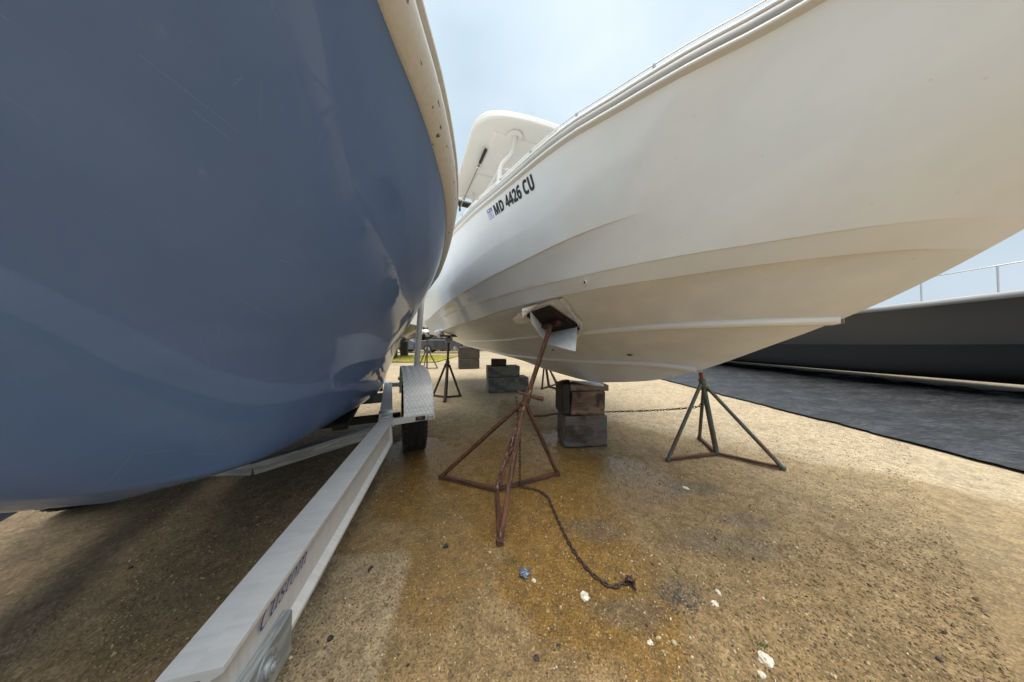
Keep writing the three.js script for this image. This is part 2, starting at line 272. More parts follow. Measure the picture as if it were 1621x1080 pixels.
// ---------------------------------------------------------------- hull builder
function Curve(pts) { const t = pts.map(p => p[0]), fb = pchip(t, pts.map(p => p[1])), fh = pchip(t, pts.map(p => p[2])); return { t0: t[0], t1: t[t.length - 1], at: x => [x, fb(x), fh(x)] }; }
const NS = 90;
function sCurve(c, s) { const t = lerp(c.t0, c.t1, 1 - Math.cos(s * Math.PI / 2)); return c.at(t); }
function strip(curves, nv, stem, smooth = true, side = 1) { // loft through curves on one side; local x = side * lateral, y = height, z = -t
  const n = curves.length, ks = curves.map((_, i) => i);
  return gridGeo(NS, nv, (s, v) => {
    const w = v * (n - 1);
    const P = curves.map(c => sCurve(c, s)), P0 = curves.map(c => sCurve(c, 0));
    const f = k => n === 2 ? lerp(P[0][k], P[1][k], w) : pchip(ks, P.map(p => p[k]))(w);
    const f0 = k => n === 2 ? lerp(P0[0][k], P0[1][k], w) : pchip(ks, P0.map(p => p[k]))(w);
    let t = f(0); const b = f(1), h = f(2);
    if (stem) t += Math.pow(1 - s, 5) * (stem(f0(2)) - f0(0));
    return [side * b, h, -t, -t * 0.5, (h + b) * 0.5];
  });
}
function both(fn) { return merge([fn(1), fn(-1)]); }
function sweepRail(c, profile, side, n = NS, t0 = null, t1 = null) { // sweep closed profile [[out, up]...] along a curve
  const pts = []; for (let i = 0; i <= n; i++) { const s = i / n; let p; if (t0 === null) p = sCurve(c, s); else p = c.at(lerp(t0, t1, s)); pts.push(V(side * p[1], p[2], -p[0])); }
  const m = profile.length;
  return gridGeo(n, m, (u, v, i, j) => {
    const a = pts[Math.max(i - 1, 0)], b = pts[Math.min(i + 1, n)], d = b.clone().sub(a).normalize(); const out = V(-d.z, 0, d.x).normalize(); if (out.x * side < 0) out.negate();
    const [o, h] = profile[j % m]; const p = pts[i]; const x = p.x + out.x * o; return [side > 0 ? Math.max(x, -0.0) : Math.min(x, 0), p.y + h, p.z + out.z * o, u * 8, v];
  });
}
const circ = (r, n = 10, oy = 0, ox = 0) => Array.from({ length: n }, (_, i) => [ox + r * Math.cos(i / n * Math.PI * 2), oy + r * Math.sin(i / n * Math.PI * 2)]);

// ---------------------------------------------------------------- white boat
const TW = Math.atan(0.4), cW = Math.cos(TW), sW = Math.sin(TW);
const WB = thing('white_boat', 'white centre console boat with hardtop, number MD 4426 CU on its bow', 'boat', [0.72, 0, -2.6], TW);
const wp = (t, lat, h) => V(0.72 - sW * t - cW * lat, h, -(2.6 + cW * t - sW * lat));   // boat (aft, starboard, up) -> world
const wl = (t, lat, h) => V(-lat, h, -t);                                                   // boat -> group local
const TS = 4.6;
const stemW = pchip([0.60, 0.63, 0.72, 0.82, 0.97, 1.08, 1.17, 1.28, 1.42, 1.56, 1.75, 1.9, 1.97], [-0.16, -0.33, -0.82, -1.12, -1.44, -1.66, -1.81, -1.96, -2.12, -2.27, -2.44, -2.58, -2.64]);
const W_ = {
  keel: Curve([[-1.12, 0, 0.82], [-0.82, 0, 0.72], [-0.33, 0, 0.63], [-0.16, 0, 0.605], [0.7, 0, 0.63], [1.5, 0, 0.695], [2.5, 0, 0.735], [TS, 0, 0.80]]),
  ls: Curve([[-1.12, 0, 0.82], [-0.9, 0.045, 0.833], [-0.58, 0.1, 0.825], [0, 0.19, 0.804], [0.5, 0.265, 0.80], [1.2, 0.285, 0.795], [2.5, 0.29, 0.84], [TS, 0.3, 0.90]]),
  us: Curve([[-1.66, 0, 1.08], [-1.5, 0.165, 1.079], [-1.14, 0.31, 1.078], [-0.53, 0.44, 1.055], [0.07, 0.52, 1.037], [0.68, 0.58, 1.01], [2.0, 0.61, 1.0], [TS, 0.62, 1.03]]),
  ch: Curve([[-1.96, 0, 1.28], [-1.85, 0.2, 1.286], [-1.62, 0.40, 1.286], [-1.33, 0.56, 1.284], [-1.1, 0.69, 1.279], [-0.88, 0.775, 1.272], [-0.3, 0.91, 1.254], [0.36, 1.02, 1.214], [1, 1.1, 1.19], [2.4, 1.14, 1.165], [TS, 1.16, 1.17]]),
  k2: Curve([[-2.04, 0, 1.345], [-1.9, 0.26, 1.348], [-1.64, 0.465, 1.35], [-1.37, 0.615, 1.355], [-1.14, 0.735, 1.35], [-0.96, 0.815, 1.345], [-0.67, 0.89, 1.35], [-0.26, 0.99, 1.348], [0.84, 1.14, 1.345], [2, 1.19, 1.34], [TS, 1.21, 1.34]]),
  k1: Curve([[-2.30, 0, 1.59], [-2.1, 0.27, 1.575], [-1.9, 0.43, 1.565], [-1.6, 0.63, 1.55], [-1.18, 0.83, 1.531], [-0.98, 0.91, 1.513], [-0.69, 0.98, 1.50], [-0.24, 1.08, 1.483], [0.75, 1.2, 1.457], [2, 1.25, 1.45], [TS, 1.28, 1.45]]),
  sh: Curve([[-2.60, 0, 1.92], [-2.5, 0.2, 1.915], [-2.3, 0.37, 1.91], [-1.95, 0.57, 1.9], [-1.74, 0.68, 1.895], [-1.57, 0.79, 1.893], [-1.38, 0.88, 1.9], [-1.18, 0.98, 1.9], [-0.73, 1.11, 1.9], [-0.25, 1.23, 1.905], [0.24, 1.30, 1.92], [1.2, 1.335, 1.915], [TS, 1.34, 1.90]]),
};
const shift = (c, db, dh) => ({ t0: c.t0, t1: c.t1, at: x => { const p = c.at(x); const k = sstep(c.t0, c.t0 + 0.25, x); return [x, p[1] + db * k, p[2] + dh * k]; } });
const chIn = shift(W_.ch, -0.035, 0.004);
const k2lo = shift(W_.k2, -0.006, -0.002), k1lo = shift(W_.k1, -0.006, -0.002);
const creaseAt = (side, s, v, low) => {
  const a = sCurve(W_.k2, s), b = sCurve(W_.k1, s), c = sCurve(W_.sh, s); const a0 = sCurve(W_.k2, 0), b0 = sCurve(W_.k1, 0), c0 = sCurve(W_.sh, 0);
  const f = (P, k) => v <= 0.5 ? lerp(P[0][k], P[1][k], v * 2) : lerp(P[1][k], P[2][k], v * 2 - 1);
  let t = f([a, b, c], 0), B = f([a, b, c], 1), h = f([a, b, c], 2); const h0 = f([a0, b0, c0], 2); const wf = 1 - sstep(-1.5, -1.0, b[0]);
  t = lerp(t, lerp(a[0], c[0], clamp((h - a[2]) / (c[2] - a[2]))), wf); const t0 = lerp(a0[0], c0[0], clamp((h0 - a0[2]) / (c0[2] - a0[2])));
  t += Math.pow(1 - s, 5) * (stemW(h0) - t0);
  const fade = sstep(-1.42, -1.12, b[0]); const sm = lerp(a[1], c[1], Math.pow(clamp((h - a[2]) / (c[2] - a[2])), 1.7)); B = lerp(B, sm, 1 - sstep(-1.5, -1.0, b[0]));
  if (low) B -= 0.008 * fade * sstep(0.0, 0.3, v) * Math.min(1, B * 4);
  return [side * Math.max(B, 0), h - (low ? 0.001 * fade : 0), -t, -t * 0.5, (h + B) * 0.5];
};
const crease = side => merge([gridGeo(NS, 16, (s, v) => creaseAt(side, s, v * 0.5, true)), gridGeo(NS, 1, (s, v) => creaseAt(side, s, 0.5, v < 0.5)), gridGeo(NS, 20, (s, v) => creaseAt(side, s, 0.5 + v * 0.5, false))]);
const bottomW = part('hull_bottom', both(s => strip([W_.keel, W_.ls, W_.us, chIn], 18, stemW, true, s)), M.whiteBottom, WB);
part('hull_side', both(s => merge([strip([chIn, W_.ch], 2, stemW, true, s), strip([W_.ch, k2lo], 6, stemW, true, s), strip([k2lo, W_.k2], 1, stemW, true, s), crease(s)])), M.whiteHull, WB);
const hullSide = WB.children[1];
{ // strakes: ridges along the bottom with an upright outer face
  const prof = [[-0.014, 0.022], [0.024, 0.024], [0.027, -0.009], [-0.014, -0.015]];
  for (const c of [W_.us, W_.ls]) for (const s of [1, -1]) part('strake', sweepRail(shift(c, 0.0, -0.002), prof, s), M.strake, WB);
  // keel rub strip
  // rubbing rail round the gunwale: lower lip, grey insert, groove, upper cap
  for (const s of [1, -1]) {
    const rail = part('rub_rail', sweepRail(W_.sh, [[-0.02, -0.012], [0.016, -0.010], [0.022, -0.003], [0.016, 0.005], [0.013, 0.010], [-0.02, 0.012]], s), M.white, WB);
    part('insert', sweepRail(W_.sh, [[-0.02, 0.0125], [0.012, 0.011], [0.018, 0.02], [0.018, 0.032], [0.011, 0.041], [-0.02, 0.042]], s), M.greyVinyl, rail);
    part('gunwale', sweepRail(W_.sh, [[-0.02, 0.047], [0.010, 0.047], [0.013, 0.054], [0.006, 0.064], [-0.03, 0.068], [-0.2, 0.070], [-0.2, 0.05], [-0.03, 0.047]], s), M.white, WB);
    part('backing', sweepRail(W_.sh, [[-0.03, 0.040], [0.002, 0.040], [0.002, 0.048], [-0.03, 0.048]], s), M.black, rail);
    const tr = part('toe_rail', sweepRail(W_.sh, circ(0.0035, 6, 0.082, 0.0), s), M.steel, WB);
    const br = []; for (let i = 0; i < 22; i++) { const p = W_.sh.at(-2.3 + i * 0.27); br.push(rod(V(s * (p[1] - 0.001), p[2] + 0.062, -p[0]), V(s * p[1], p[2] + 0.083, -p[0]), 0.005)); }
    part('bracket', br, M.aluDark, tr);
  }
}
{ // transom, deck, cockpit
  const e = s => [W_.keel, W_.ls, W_.us, W_.ch, W_.k2, W_.k1, W_.sh].map(c => { const p = c.at(TS); return [s * p[1], p[2]]; });
  const a = e(1), b = e(-1).reverse(); const sh = new THREE.Shape([...a, ...b.slice(0, -1)].map(p => new THREE.Vector2(...p)));
  const g = new THREE.ShapeGeometry(sh); g.translate(0, 0, -TS + 0.002); part('transom', g, M.whiteHull, WB);
  const deck = gridGeo(60, 8, (u, v) => { const p = sCurve(W_.sh, u * 0.62); const k = lerp(-1, 1, v); return [k * Math.max(p[1] - 0.02, 0), p[2] + 0.045 + 0.03 * (1 - k * k) * Math.min(1, p[1]), -p[0]]; }); part('foredeck', deck, M.deck, WB);
  const sole = gridGeo(30, 4, (u, v) => { const t = lerp(0.0, TS - 0.03, u), p = W_.ch.at(t); return [lerp(-1, 1, v) * (p[1] - 0.04), 1.27, -t]; }); part('cockpit_floor', sole, M.deck, WB);
}
{ // registration number: flat vinyl print laid on the bow, sticker before it
  const P0 = WB.position.clone(); WB.updateMatrixWorld(true);
  const cv = (w, h, f) => { const c = document.createElement('canvas'); c.width = w; c.height = h; f(c.getContext('2d')); const t = new THREE.CanvasTexture(c); t.colorSpace = THREE.SRGBColorSpace; t.anisotropy = 8; return t; };
  const rc = new THREE.Raycaster();
  const onSide = (t, h, off) => { const o = wp(t, 3, h), q = wp(t, 0, h).sub(o).normalize(); rc.set(o, q); const k = rc.intersectObject(hullSide, false)[0]; const p = k ? k.point : wp(t, 1, h); p.addScaledVector(q, -off); return WB.worldToLocal(p); };
  const patch = (t0, t1, lo, hi, off) => gridGeo(24, 4, (u, v) => { const t = lerp(t0, t1, u), k = u; const p = onSide(t, lerp(lo(k), hi(k), v), off); return [p.x, p.y, p.z, u, v]; });
  const txt = cv(1024, 160, x => { x.clearRect(0, 0, 1024, 160); x.fillStyle = '#101113'; x.font = 'bold 150px sans-serif'; x.textBaseline = 'alphabetic';
    const s = 'MD 4426 CU', w = x.measureText(s).width; x.save(); x.scale(1010 / w, 1.28); x.lineWidth = 7; x.strokeStyle = '#101113'; x.fillText(s, 3, 118); x.strokeText(s, 3, 118); x.restore(); });
  part('registration_number', patch(-0.572, -0.952, k => lerp(1.803, 1.797, k), k => lerp(1.868, 1.876, k), 0.002), std({ map: txt, transparent: true, alphaTest: 0.5, roughness: 0.5 }), WB, 'black registration number MD 4426 CU');
  const st = cv(128, 128, x => { x.fillStyle = '#c9cede'; x.fillRect(0, 0, 128, 128); x.fillStyle = '#5a63a8'; x.fillRect(0, 0, 128, 44); x.strokeStyle = '#6a719f'; x.lineWidth = 6; x.strokeRect(3, 3, 122, 122); x.strokeRect(34, 58, 50, 40); x.beginPath(); x.moveTo(40, 92); x.lineTo(60, 64); x.lineTo(84, 96); x.stroke(); x.fillStyle = '#e8eaf2'; x.fillRect(18, 12, 40, 14); x.fillRect(70, 20, 34, 10); });
  part('validation_sticker', patch(-0.505, -0.560, () => 1.806, () => 1.864, 0.002), std({ map: st, roughness: 0.5 }), WB, 'blue and white square sticker');
  // through-hull fitting
  const q = onSide(-1.017, 1.314, 0), q2 = onSide(-1.017, 1.314, 0.01); const dir = q2.clone().sub(q).normalize(); dir.y -= 0.35; dir.normalize();
  const ring = new THREE.TorusGeometry(0.0125, 0.0055, 8, 24); ring.applyQuaternion(new THREE.Quaternion().setFromUnitVectors(V(0, 0, 1), dir)); ring.translate(q.x + dir.x * 0.004, q.y + dir.y * 0.004, q.z + dir.z * 0.004);
  const fit = part('drain_fitting', ring, M.white, WB); part('hole', rod(q.clone().addScaledVector(dir, -0.004), q.clone().addScaledVector(dir, 0.0045), 0.009), M.black, fit);
  // two small rusty marks / plugs on the bottom
  const onBot = (t, lat) => { for (let i = 0; i < 30; i++) { rc.set(wp(t, lat, 0.2), V(0, 1, 0)); const k = rc.intersectObject(bottomW, false)[0]; if (k) return WB.worldToLocal(k.point.clone()); lat -= 0.01; } return wl(t, lat, 1.2); };
  WB.userData.onBot = null; M.onBot = onBot;
  for (const [t, l, sx, c] of [[-0.737, 0.15, 0.016, M.rust], [0.02, 0.335, 0.012, M.black]]) { const p = onBot(t, l); const g = new THREE.SphereGeometry(1, 10, 8); g.scale(sx, 0.006, sx * 1.6); g.translate(p.x, p.y - 0.001, p.z); part('plug', g, c, WB); }
}
{ // hardtop, its pipework, console
  const HT = 3.58, t0 = 0.80, t1 = 2.42, hw = 0.90;
  const out = []; // plan outline (t, lat)
  const shp = new THREE.Shape(); const q = (t, l) => [-l, t];
  shp.moveTo(-hw, t1); shp.lineTo(-hw, t0 + 0.22); shp.bezierCurveTo(-hw, t0 + 0.02, -hw + 0.07, t0 - 0.09, -hw + 0.24, t0 - 0.15); shp.bezierCurveTo(-0.35, t0 - 0.25, 0.35, t0 - 0.25, hw - 0.24, t0 - 0.15); shp.bezierCurveTo(hw - 0.07, t0 - 0.09, hw, t0 + 0.02, hw, t0 + 0.22); shp.lineTo(hw, t1); shp.closePath();
  const g = new THREE.ExtrudeGeometry(shp, { depth: 0.05, bevelEnabled: true, bevelThickness: 0.02, bevelSize: 0.025, bevelSegments: 3, curveSegments: 16 });
  g.rotateX(-Math.PI / 2); // x stays, shape y(t) -> -z, depth -> +y
  g.translate(0, HT, 0);
  const top = part('hardtop', g, M.white, WB);
  // raised panels on its underside
  for (const q of [[0.60, 0.66, -0.37, -1.16], [0.60, 0.66, 0.37, -1.16], [1.36, 0.60, 0, -1.98]]) part('panel', box(q[0], 0.05, q[1], q[2], HT - 0.016, q[3], 0.024, 4), M.white, top);
  for (const s of [1, -1]) {
    const x = s * 0.42; const leg = part('hardtop_leg', tube([V(x, HT - 0.02, -0.8), V(x, HT - 0.08, -0.8), V(s * 0.46, HT - 0.25, -0.81), V(s * 0.58, HT - 0.42, -0.85), V(s * 0.6, HT - 0.55, -0.86), V(s * 0.6, 2.2, -0.9), V(s * 0.6, 1.27, -0.9)], 0.032, 60), M.white, WB);
    part('flange', (() => { const c = new THREE.CylinderGeometry(0.085, 0.10, 0.03, 24); c.translate(x, HT - 0.03, -0.8); return c; })(), M.white, leg);
    part('hardtop_leg', tube([V(s * 0.62, HT - 0.01, -2.2), V(s * 0.62, 3.0, -2.15), V(s * 0.6, 1.27, -2.0)], 0.026, 30), M.white, WB);
    part('crossbar', rod(V(s * 0.6, HT - 0.46, -0.86), V(s * 0.62, HT - 0.4, -2.19), 0.02), M.white, WB);
  }
  part('crossbar', rod(V(-0.58, HT - 0.44, -0.86), V(0.58, HT - 0.44, -0.86), 0.02), M.white, WB);
  // console with windscreen
  const cons = part('console', [box(0.95, 0.98, 0.85, 0, 1.76, -1.35, 0.06, 4)], M.white, WB);
  const ws = gridGeo(8, 4, (u, v) => { const a = lerp(-0.46, 0.46, u); return [a, lerp(2.25, 3.1, v), -0.90 - 0.10 * v - 0.25 * a * a]; });
  part('windscreen', ws, phy({ color: C(0.9, 0.93, 0.93), roughness: 0.05, transmission: 1, thickness: 0, ior: 1.5 }), cons);
  part('seat', [box(0.8, 0.5, 0.4, 0, 1.52, -2.3, 0.05, 3), box(0.8, 0.35, 0.1, 0, 1.95, -2.45, 0.04, 3)], M.white, WB);
  // aerial / pole folded under the starboard edge of the hardtop
  const a = wl(1.12, 0.70, HT - 0.06), b = wl(2.72, 0.76, HT - 0.10); const ab = (k) => a.clone().lerp(b, k);
  const pole = part('folded_pole', [rod(a, b, 0.010)], M.aluDark, WB);
  part('pole_grip', [rod(ab(0.0), ab(0.16), 0.02), rod(ab(0.2), ab(0.24), 0.014)], M.black, pole); for (const k of [0.22, 0.78]) part('clip', box(0.05, 0.09, 0.04, ...ab(k).add(V(0, 0.03, 0)).toArray()), M.white, pole);
  part('pole_mount', [box(0.03, 0.10, 0.03, ...ab(0.97).toArray())], M.black, pole);
  // dark padded bar carried behind the hardtop
  part('padded_bar', [rod(wl(2.62, 0.80, HT - 0.02), wl(2.62, 0.20, HT - 0.06), 0.055, 0.055, 16), rod(wl(2.62, 0.95, HT - 0.015), wl(2.62, 0.80, HT - 0.02), 0.03)], M.black, WB);
  const cl = new THREE.TorusGeometry(0.05, 0.009, 8, 20); cl.rotateY(0.9); const cp = wl(1.55, 0.62, 3.03); cl.translate(cp.x, cp.y, cp.z);
  const rc_ = part('rod_clamp', cl, M.black, WB); part('knob', rod(wl(1.5, 0.56, 3.0), wl(1.48, 0.46, 3.06), 0.028), M.black, rc_); part('pin', rod(wl(1.35, 0.5, 3.1), wl(1.33, 0.5, 3.17), 0.015), M.black, rc_);
}
// ---------------------------------------------------------------- blue boat
const sB = 0.4254, cB = 0.905, TB = Math.asin(sB);
const BPOS = [-0.672, 0, 0.315];
const BB = thing('blue_boat', 'dark blue boat with beige rubbing rail sitting on a silver trailer', 'boat', BPOS, TB);
const bl = (t, lat, h) => V(lat, h, -t);
const bw = (t, lat, h) => V(-0.672 - sB * t + cB * lat, h, 0.315 - cB * t - sB * lat);
const TBS = 3.75;
const stemB = pchip([0.31, 0.36, 0.42, 0.52, 0.66, 0.82, 1.0, 1.33, 1.62], [3.75, 2.2, 1.6, 1.2, 0.93, 0.68, 0.45, 0.0, -0.45]);
const B_ = {
  keel: Curve([[0.93, 0, 0.66], [1.2, 0, 0.52], [1.6, 0, 0.42], [2.2, 0, 0.36], [3, 0, 0.325], [TBS, 0, 0.31]]),
  bi: Curve([[0.90, 0, 0.68], [1.0, 0.12, 0.63], [1.26, 0.27, 0.56], [1.78, 0.37, 0.5], [2.5, 0.51, 0.465], [3.14, 0.615, 0.45], [TBS, 0.67, 0.48]]),
  m0: Curve([[0.66, 0, 0.83], [0.8, 0.15, 0.80], [1.26, 0.38, 0.74], [1.78, 0.52, 0.70], [2.5, 0.64, 0.67], [3.14, 0.70, 0.66], [TBS, 0.70, 0.68]]),
  m1: Curve([[0.45, 0, 1.0], [0.6, 0.16, 0.97], [0.9, 0.36, 0.95], [1.4, 0.57, 0.93], [2, 0.72, 0.92], [3, 0.80, 0.92], [TBS, 0.75, 0.93]]),
  m2: Curve([[0.0, 0, 1.33], [0.15, 0.2, 1.31], [0.49, 0.46, 1.29], [0.8, 0.64, 1.28], [1.3, 0.81, 1.28], [2.2, 0.95, 1.28], [TBS, 0.88, 1.28]]),
  sh: Curve([[-0.45, 0, 1.62], [-0.35, 0.2, 1.61], [-0.1, 0.45, 1.605], [0.2, 0.63, 1.6], [0.488, 0.762, 1.6], [0.66, 0.842, 1.6], [0.977, 0.949, 1.6], [1.225, 1.004, 1.6], [2.0, 1.09, 1.6], [2.44, 1.116, 1.6], [3.3, 1.11, 1.6], [3.6, 1.08, 1.593], [TBS, 1.03, 1.588]]),
};
part('hull', both(s => strip([B_.keel, B_.bi, B_.m0, B_.m1, B_.m2, B_.sh], 60, stemB, true, s)), M.blue, BB);
{
  const e = s => ['keel', 'bi', 'm0', 'm1', 'm2', 'sh'].map(k => { const p = B_[k].at(TBS); return [s * p[1], p[2]]; });
  const sh = new THREE.Shape([...e(1), ...e(-1).reverse().slice(0, -1)].map(p => new THREE.Vector2(...p))); const g = new THREE.ShapeGeometry(sh); g.translate(0, 0, -TBS + 0.002); part('transom', g, M.blue, BB);
  const deck = gridGeo(80, 8, (u, v) => { const p = sCurve(B_.sh, u); const k = lerp(-1, 1, v); return [k * Math.max(p[1] - 0.02, 0), p[2] + 0.045 + 0.03 * (1 - k * k) * Math.min(1, p[1]), -p[0]]; }); part('deck', deck, M.white, BB);
  for (const s of [1, -1]) {
    const r = part('rub_rail', sweepRail(B_.sh, [[-0.032, -0.042], [-0.022, -0.044], [-0.002, -0.034], [0.010, -0.022], [0.018, -0.007], [0.018, 0.006], [0.013, 0.016], [0.002, 0.022], [-0.03, 0.022]], s), M.beigeRail, BB);
    part('rail_cap', sweepRail(B_.sh, [[-0.03, 0.027], [0.021, 0.027], [0.025, 0.033], [0.018, 0.042], [-0.04, 0.048]], s), M.white, r);
  }
}
// ---------------------------------------------------------------- trailer
const TR = thing('boat_trailer', 'silver aluminium boat trailer with diamond plate fender under the blue boat', 'trailer', BPOS, TB);
{
  const h0 = 0.457, hh = 0.153;
  const I = (w, h, o = 0) => { const f = w / 2, t = 0.010, wb = 0.008; if (o) return [[-f, 0], [-f, -t], [o - 0.012, -t - 0.004], [o - 0.012, -h + t + 0.004], [-f, -h + t], [-f, -h], [f, -h], [f, -h + t], [o, -h + t + 0.014], [o, -t - 0.010], [f, -t], [f, 0]]; return [[-f, 0], [-f, -t], [-wb, -t - 0.006], [-wb, -h + t + 0.006], [-f, -h + t], [-f, -h], [f, -h], [f, -h + t], [wb, -h + t + 0.006], [wb, -t - 0.006], [f, -t], [f, 0]]; };
  for (const s of [1, -1]) {
    const c = (t, l) => bl(t, s * (l - 0.045), h0);
    const A = c(1.93, 0.75);
    const rail = part('frame_rail', prism(I(0.09, hh, -s * 0.026), c(1.935, 0.75), c(3.85, 0.75)), M.alu, TR);
    const tongue = part('tongue_rail', prism(I(0.09, hh, s * 0.026), c(1.935, 0.75), c(0.60, 0.4895)), M.alu, TR);
    part('tongue_tip', [beam(c(0.52, 0.474).add(V(0, -0.065, 0)), c(-1.7, 0.045).add(V(0, -0.065, 0)), 0.085, 0.125)], M.alu, TR);
    // bolted joint plate where the tongue meets
    part('joint_plate', [beam(c(0.785, 0.526).add(V(s * 0.030, -0.150, 0)), c(0.44, 0.458).add(V(s * 0.030, -0.128, 0)), 0.034, 0.10, 0.006)], M.aluDark, TR);
    const bd = V(s * 0.98, 0, 0.196).normalize(), bp = c(0.69, 0.507).add(V(s * 0.046, -0.128, 0));
    part('bolt', [rod(bp, bp.clone().addScaledVector(bd, 0.005), 0.030, 0.030, 24), rod(bp, bp.clone().addScaledVector(bd, 0.014), 0.018, 0.017, 6), rod(bp, bp.clone().addScaledVector(bd, 0.020), 0.009, 0.008, 12)], M.aluDark, TR);
    part('splice_plate', [box(0.098, 0.006, 0.10, s * 0.705, h0 + 0.004, -2.16, 0.002), box(0.05, 0.012, 0.05, s * 0.705, h0 + 0.008, -2.02, 0.004)], M.steel, TR);
  }
  // lettering on the right tongue web
  const c = document.createElement('canvas'); c.width = 512; c.height = 128; const x = c.getContext('2d'); x.clearRect(0, 0, 512, 128); x.fillStyle = '#353f86'; x.font = 'italic 120px serif'; x.save(); const w = x.measureText('Custom').width; x.transform(470 / w, 0, -0.35, 1, 20, 98); x.fillText('Custom', 0, 0); x.restore();
  const t = new THREE.CanvasTexture(c); t.colorSpace = THREE.SRGBColorSpace;
  const a = bl(0.685, 0.4887, 0), b = bl(0.885, 0.5280, 0);
  const g = gridGeo(1, 1, (u, v) => [lerp(a.x, b.x, u) + 0.0035, h0 - 0.074 + 0.050 * v, lerp(a.z, b.z, u), u, v]); part('lettering', g, std({ map: t, transparent: true, alphaTest: 0.4, roughness: 0.4 }), TR, 'blue slanted script lettering');
  // cross members, axle, bunks
  part('crossmember', prism(I(0.07, 0.1), bl(3.3, -0.66, 0.40), bl(3.3, 0.66, 0.40)), M.aluDark, TR);
  part('crossmember', [beam(bl(2.05, -0.66, 0.37), bl(2.05, 0, 0.24), 0.06, 0.07), beam(bl(2.05, 0, 0.24), bl(2.05, 0.66, 0.37), 0.06, 0.07)], M.aluDark, TR);
  part('crossmember', [beam(bl(3.8, -0.64, 0.38), bl(3.8, 0.64, 0.38), 0.08, 0.08)], M.blackGloss, TR);
  part('axle', [beam(bl(2.62, -0.82, 0.30), bl(2.62, 0.82, 0.30), 0.06, 0.06)], M.black, TR);
  for (const s of [1, -1]) {
    part('bunk', [beam(bl(2.1, s * 0.42, 0.405), bl(3.75, s * 0.44, 0.405), 0.09, 0.04)], M.woodBlack, TR);
    // wheel
    const R = 0.315, hw = 0.098, cx = s * 0.93, tz = 2.60;
    const pr = []; const P = (r, y) => pr.push(new THREE.Vector2(r, y));
    P(0.185, -hw * 0.8); P(0.20, -hw * 0.95); P(0.26, -hw); P(0.295, -hw * 0.92); P(R - 0.006, -hw * 0.78);
    for (let k = -3; k <= 3; k++) { const y = k * hw * 0.22; P(R, y - hw * 0.08); P(R, y + hw * 0.08); if (k < 3) { P(R - 0.008, y + hw * 0.095); P(R - 0.008, y + hw * 0.125); } }
    P(R - 0.006, hw * 0.78); P(0.295, hw * 0.92); P(0.26, hw); P(0.20, hw * 0.95); P(0.185, hw * 0.8);
    const lt = new THREE.LatheGeometry(pr, 64); lt.rotateZ(Math.PI / 2); lt.translate(cx, R - 0.012, -tz);
    const wheel = part('wheel', lt, M.rubber, TR);
    // tread sipes as small blocks on the shoulders
    const sip = []; for (let k = 0; k < 48; k++) for (const e of [-1, 1]) { const q = box(0.03, 0.007, 0.024, e * 0.079, R + 0.0, 0, 0.002, 1); q.rotateX(k / 48 * Math.PI * 2); q.translate(cx, R - 0.012, -tz); sip.push(q); } const tr = part('tread_blocks', sip, M.rubber, wheel); tr.userData.kind = 'stuff';
    const rim = new THREE.LatheGeometry([[0.02, 0.0], [0.09, 0.01], [0.12, -0.03], [0.17, -0.02], [0.187, 0.05], [0.19, 0.08]].map(p => new THREE.Vector2(...p)), 40); rim.rotateZ(-s * Math.PI / 2); rim.translate(cx + s * 0.01, R - 0.012, -tz); part('rim', rim, M.alu, wheel);
    // fender: folded diamond plate
    const prof = Array.from({ length: 15 }, (_, k) => { const a = Math.PI * k / 14, c0 = Math.cos(a), s0 = Math.sin(a), e = 2 / 2.7; return [2.65 - 0.60 * Math.sign(c0) * Math.pow(Math.abs(c0), e), 0.40 + 0.35 * Math.pow(s0, e)]; });
    const i0 = s * 0.825, i1 = s * 1.04, gs = [];
    const acc = [0]; for (let k = 1; k < prof.length; k++) acc.push(acc[k - 1] + Math.hypot(prof[k][0] - prof[k - 1][0], prof[k][1] - prof[k - 1][1]));
    for (let k = 0; k < prof.length - 1; k++) { const [ta, ha] = prof[k], [tb, hb] = prof[k + 1]; gs.push(gridGeo(1, 1, (u, v) => [lerp(i0, i1, v), lerp(ha, hb, u), -lerp(ta, tb, u)])); gs.push(gridGeo(1, 1, (u, v) => [lerp(i0, i1, v), lerp(ha, hb, u) - 0.004, -lerp(ta, tb, u)])); }
    const skirt = new THREE.Shape([...prof.map(p => new THREE.Vector2(p[0], p[1])), ...[...prof].reverse().map(p => new THREE.Vector2(lerp(p[0], 2.66, 0.16), lerp(p[1], 0.42, 0.14) - 0.015))]);
    const sg = new THREE.ExtrudeGeometry(skirt, { depth: 0.004, bevelEnabled: false }); sg.rotateY(Math.PI / 2); sg.translate(s > 0 ? i1 - 0.004 : i1, 0, 0); gs.push(sg);
    const fd = part('fender', gs, M.plate, TR);
    const loz = []; const lg = new THREE.OctahedronGeometry(1, 0); const rows = Math.floor(acc[acc.length - 1] / 0.026);
    for (let r = 1; r < rows; r++) { const d = r * 0.026; let k = 0; while (k < prof.length - 2 && d > acc[k + 1]) k++; const f = (d - acc[k]) / (acc[k + 1] - acc[k]); const ta = lerp(prof[k][0], prof[k + 1][0], f), ha = lerp(prof[k][1], prof[k + 1][1], f); const sl = Math.atan2(prof[k + 1][1] - prof[k][1], prof[k + 1][0] - prof[k][0]);
      for (let q = 0; q < 8; q++) { const y = lerp(i0, i1, (q + 0.5 + (r % 2 ? 0.25 : -0.25)) / 8); const m = lg.clone(); m.scale(0.0068, 0.0052, 0.0165); m.rotateY((q + r) % 2 ? 0.75 : -0.75); m.rotateX(sl); m.translate(y, ha + 0.0005, -ta); loz.push(m); } }
    const lz = part('diamond_pattern', loz, M.lozenge, fd); lz.userData.kind = 'stuff';
